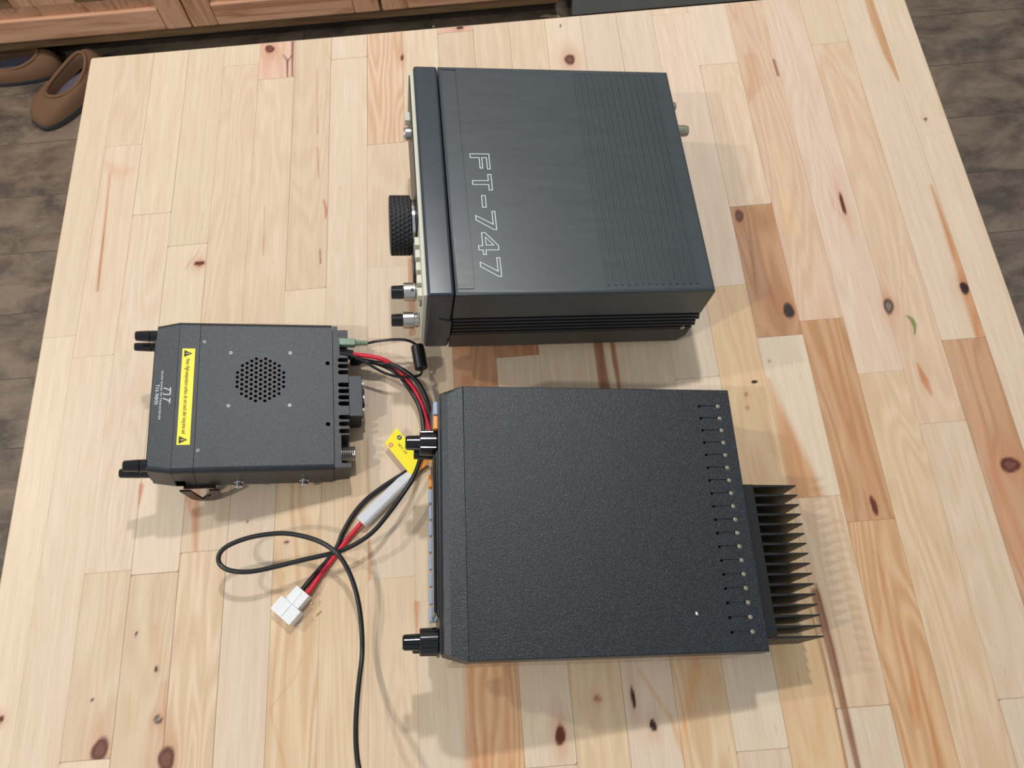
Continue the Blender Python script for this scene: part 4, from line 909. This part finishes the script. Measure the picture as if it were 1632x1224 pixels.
# folded warning tag
def quad_slab(pts, th, mat, name, par):
    b = MB(); q = [Vector(p) for p in pts]; nrm = (q[1] - q[0]).cross(q[3] - q[0]).normalized()
    if nrm.z < 0: nrm = -nrm
    b.loops([[tuple(v) for v in q], [tuple(v + nrm * th) for v in q]]); return b.build(name, mat, None, 0), nrm
tg, nrm = quad_slab(P['tag'], .0004, M['yellow'], 'warning_tag', None); put(tg, pc); tg['label'] = 'yellow warning tag'
t2, _ = quad_slab(P['tag2'], .0004, M['orange'], 'warning_tag_back', None); put(t2, pc)
q = [Vector(p) for p in P['tag']]; e1 = (q[2] - q[1]).normalized(); e2 = (q[0] - q[1]); e2 = (e2 - e1 * e2.dot(e1)).normalized(); nz = e1.cross(e2)
TM = Matrix.Translation(q[1] + nrm * .0005) @ Matrix((e1, e2, nz)).transposed().to_4x4()
WT = (q[0] - q[1]).length
b = MB(); b.lathe([(0, .0021), (.0001, .0021)], (.0045, .0030, 0), 'z', 20, M=TM, mat=0)
b.lathe([(0, .0022), (.0001, .0022)], (.0040, WT - .0042, 0), 'z', 20, M=TM, mat=1); b.box((.0036, WT - .0057, .0001), (.0044, WT - .0027, .00016), M=TM, mat=2)
b.box((.0041, .0016, .0001), (.0049, .0044, .00016), M=TM, mat=2); b.box((.0031, .0026, .0001), (.0059, .0034, .00016), M=TM, mat=2)
po = b.build('polarity_marks', [M['red_ink'], M['black_ink'], M['white_ink']], None, 0); po.parent = tg
tx = text_mesh('tag_text', 'DC 13.8V', .0030, TM @ Matrix.Translation((.0200, .0078 + .0022, 0)) @ Matrix.Rotation(math.pi, 4, 'Z'), M['black_ink'], None, .0120)
tx.parent = tg

lc = MB(); lc.tube(list(P['long']) + [(.372, -.935, TZ + .0022), (.376, -.974, TZ + .0022)], .0020, 12)
lc = lc.build('long_cable', M['wire']); tag(lc, 'long black cable looping left over the table and leaving at the bottom edge', 'cable')
p0 = Vector(P['long'][0]); d = (Vector(P['long'][1]) - p0).normalized(); Mx, L = frame(p0 - d * .004, p0 + d * .006)
b = MB(); prof = []
for k in range(5): prof += [(k * .0018, .0026), (k * .0018 + .0003, .0036), (k * .0018 + .0012, .0036), (k * .0018 + .0015, .0026)]
b.lathe(prof, n=20, M=Mx); b.build('strain_relief', M['rubber'], lc)

ac = thing('audio_cable', 'thin black audio lead with pale green plug and black ferrite bead', 'cable', (P['audio_a'][0][0], P['audio_a'][0][1], TZ))
b = MB(); b.tube(P['audio_a'], .0013, 10); put(b.build('lead', M['wire']), ac)
b = MB(); b.tube(P['audio_b'], .0013, 10); put(b.build('lead', M['wire']), ac)
fa, fb = [Vector(p) for p in P['ferrite']]
Mx, L = frame(fa, fb)
b = MB(); b.lathe([(0, .0040), (.0008, .0058), (.0020, .0062), (L - .002, .0062), (L - .0008, .0058), (L, .0040)], n=32, M=Mx); b.lathe([(-.0003, .0022), (L + .0004, .0022)], n=16, M=Mx)
put(b.build('ferrite_bead', M['black']), ac)
pe = Vector(P['audio_a'][0]); dd = Vector((math.cos(.0298) * math.cos(.2707), math.sin(.0298), -math.sin(.2707)))
Mx = Matrix.Translation(pe - dd * .0275) @ dd.to_track_quat('X', 'Z').to_matrix().to_4x4()
b = MB(); b.box((0, -.0036, -.0034), (.0165, .0036, .0034), .0012, M=Mx)
prof = [(.0160, .0030)]
for k in range(5): prof += [(.0170 + k * .0021, .0020), (.0172 + k * .0021, .0031 - k * .00015), (.0182 + k * .0021, .0031 - k * .00015), (.0184 + k * .0021, .0020)]
b.lathe(prof + [(.0275, .0018)], n=24, M=Mx)
put(b.build('jack_plug', M['green_plug']), ac)['label'] = 'pale green jack plug with ribbed strain relief'

# ------------------------------------------------------------------ small bits on the table
def small(name, label, cat, shape, mat, loc):
    o = shape.build(name, mat); o.location = loc; return tag(o, label, cat)
lp = [Vector(p) for p in P['leaf']]; c0 = lp[1].copy()
b = MB(); ring = []
for i in range(13):
    t_ = i / 12; k = t_ * 3; j = min(int(k), 2); p = lp[j].lerp(lp[j + 1], k - j) - c0; p.z = .0006 + .0012 * math.sin(math.pi * t_)
    w = .0009 * math.sin(math.pi * min(1, t_ * .97 + .02)) ** .8 + .0002
    ring.append([(p.x - w, p.y - w * .2, p.z + .0006), (p.x, p.y, p.z), (p.x + w, p.y + w * .2, p.z + .0006), (p.x, p.y, p.z + .0005)])
b.loops(ring); small('leaf', 'small curled green leaf lying on the pale wood near the right table edge', 'leaf', b, M['leaf'], (c0.x, c0.y, TZ))
def pebble(r, sx=1, sy=1, sz=.5, seed=1):
    b = MB(); rr = random.Random(seed); bmesh.ops.create_icosphere(b.bm, subdivisions=2, radius=r)
    for v in b.bm.verts:
        k = 1 + rr.uniform(-.15, .15); v.co = Vector((v.co.x * sx * k, v.co.y * sy * k, v.co.z * sz * k))
    return b
sp = P['speck'][0]; small('seed', 'tiny dark speck on the table right of the textured radio', 'seed', pebble(.0016, 1.6, .8, .7, 3), M['darkbit'], (sp[0], sp[1], TZ + .0011))  # added dark pebble standing for a small hole in the wood
cr = P['crumb'][0]; small('crumb', 'pale crumb on the table beside the white plug', 'crumb', pebble(.0012, 1.3, 1, .7, 5), M['pale'], (cr[0], cr[1], TZ + .0008))
a_, b_ = [Vector(p) for p in P['chip']]
sb = MB(); sb.cyl((0, 0, 0), tuple(b_ - a_), .0007, 8); small('wood_splinter', 'thin wood splinter on the table right of the white plug', 'splinter', sb, M['pale'], (a_.x, a_.y, TZ + .0007))

# ------------------------------------------------------------------ slippers
def make_slipper(label, toe, heading, L=.265, Wd=.108, seam=False, hs=1.0):
    hd = math.atan2(heading[1], heading[0])
    T = thing('slipper', label, 'slipper', (toe[0], toe[1], 0), (0, 0, hd), 'brown suede slippers on the floor')
    n = 64
    def foot(a, k=1.0):
        # a = 0 heel .. pi toe ; x runs toe -> heel
        ca, sa = math.cos(a), math.sin(a); x = L / 2 + ca * L / 2
        t_ = x / L; w = Wd / 2 * (1.0 - .22 * t_ + .0 * t_ * t_); s_ = math.copysign(abs(sa) ** .75, sa)
        return Vector((L / 2 + (x - L / 2) * k, s_ * w * k, 0))
    def rim(a):
        cx = L * .56; rx, ry = L * .285, Wd * .30
        return Vector((cx + math.cos(a) * rx, math.sin(a) * ry, .058 + .012 * math.cos(a) + .006 * math.cos(2 * a)))
    b = MB()
    A = [2 * math.pi * k / n for k in range(n)]
    b.loops([[tuple(foot(a, .97) + Vector((0, 0, .0))) for a in A], [tuple(foot(a, 1.02) + Vector((0, 0, .003))) for a in A], [tuple(foot(a, 1.03) + Vector((0, 0, .012))) for a in A], [tuple(foot(a, 1.0) + Vector((0, 0, .016))) for a in A]])
    b.build('sole', M['sole'], T)
    b = MB(); rows = []
    for i in range(11):
        s_ = i / 10; u = 1 - math.cos(s_ * math.pi / 2); v = math.sin(s_ * math.pi / 2) ** .9
        row = []
        for a in A:
            P0 = foot(a, 1.0); Q = rim(a); p = P0.lerp(Vector((Q.x, Q.y, 0)), u)
            z = .014 + (Q.z - .014) * v + .004 * math.sin(3 * a + 1) * math.sin(math.pi * s_)
            row.append(tuple(Vector((p.x, p.y, z))))
        rows.append(row)
    for i in range(5):   # collar rolls inward and down
        s_ = (i + 1) / 5
        rows.append([tuple(Vector((L * .56, 0, 0)).lerp(Vector((rim(a).x, rim(a).y, 0)), .93 - .03 * s_) + Vector((0, 0, rim(a).z + (.002 if i == 0 else 0) - .036 * s_))) for a in A])
    b.loops(rows, cap0=False, cap1=False)
    for f in b.bm.faces:
        pass
    up_ = b.build('upper', M['suede'], T, 60)
    b = MB(); b.loops([[tuple(foot(a, .9) + Vector((0, 0, .0162))) for a in A], [tuple(foot(a, .9) + Vector((0, 0, .021))) for a in A]]); b.build('insole', M['insole'], T)
    b = MB(); b.tube([tuple(rim(a) + Vector((0, 0, .001))) for a in A] + [tuple(rim(0) + Vector((0, 0, .001)))], .0042, 8, sub=2); b.build('collar', M['suede'], T); T.scale = (1, 1, hs)
    if seam:
        b = MB(); b.tube([tuple(foot(a, 1.0).lerp(rim(a), 0) * 1 + Vector((0, 0, .026))) for a in [math.pi * (.75 + .5 * k / 20) for k in range(21)]], .0015, 6, sub=2); b.build('seam', M['suede_d'], T)
    return T
make_slipper('brown suede slipper pointing toward the camera with its grey-blue insole showing', (-0.617, 0.650), (.64, .77), L=.222)
make_slipper('brown suede slipper lying sideways half under the cabinet', (-0.832, 0.842), (1, -.05), L=.250, seam=True, hs=.72)
_m = Matrix.Translation((0.61938, -0.49616, 0.00387 + TZ)) @ Matrix.Rotation(-0.02631, 4, 'Z') @ Matrix.Rotation(0.182, 4, 'Y')
small('crumb', 'tiny pale crumb lying on top of the textured radio with the heat sink', 'crumb', pebble(.0009, 1, 1.5, .6, 12), M['crumb'], tuple(_m @ Vector((-.0522, -.1791, .0599))))
# litter on the floor below the cabinet
small('crumb', 'tiny white crumb on the dark floor in front of the cabinet', 'crumb', pebble(.0035, 1, 1, .6, 8), M['crumb'], (.319, .862, .002))
small('crumb', 'white crumb on the floor just past the left table corner', 'crumb', pebble(.0045, 1, 1.2, .6, 9), M['crumb'], (-.519, .862, .003))
b = MB(); b.prism([(-.024, .004), (-.010, .008), (.022, .002), (.026, -.004), (.0, -.002)], 0, .0012); small('dried_leaf', 'pale dried leaf on the dark floor near the appliance', 'leaf', b, M['pale'], (.603, .862, 0.0003))
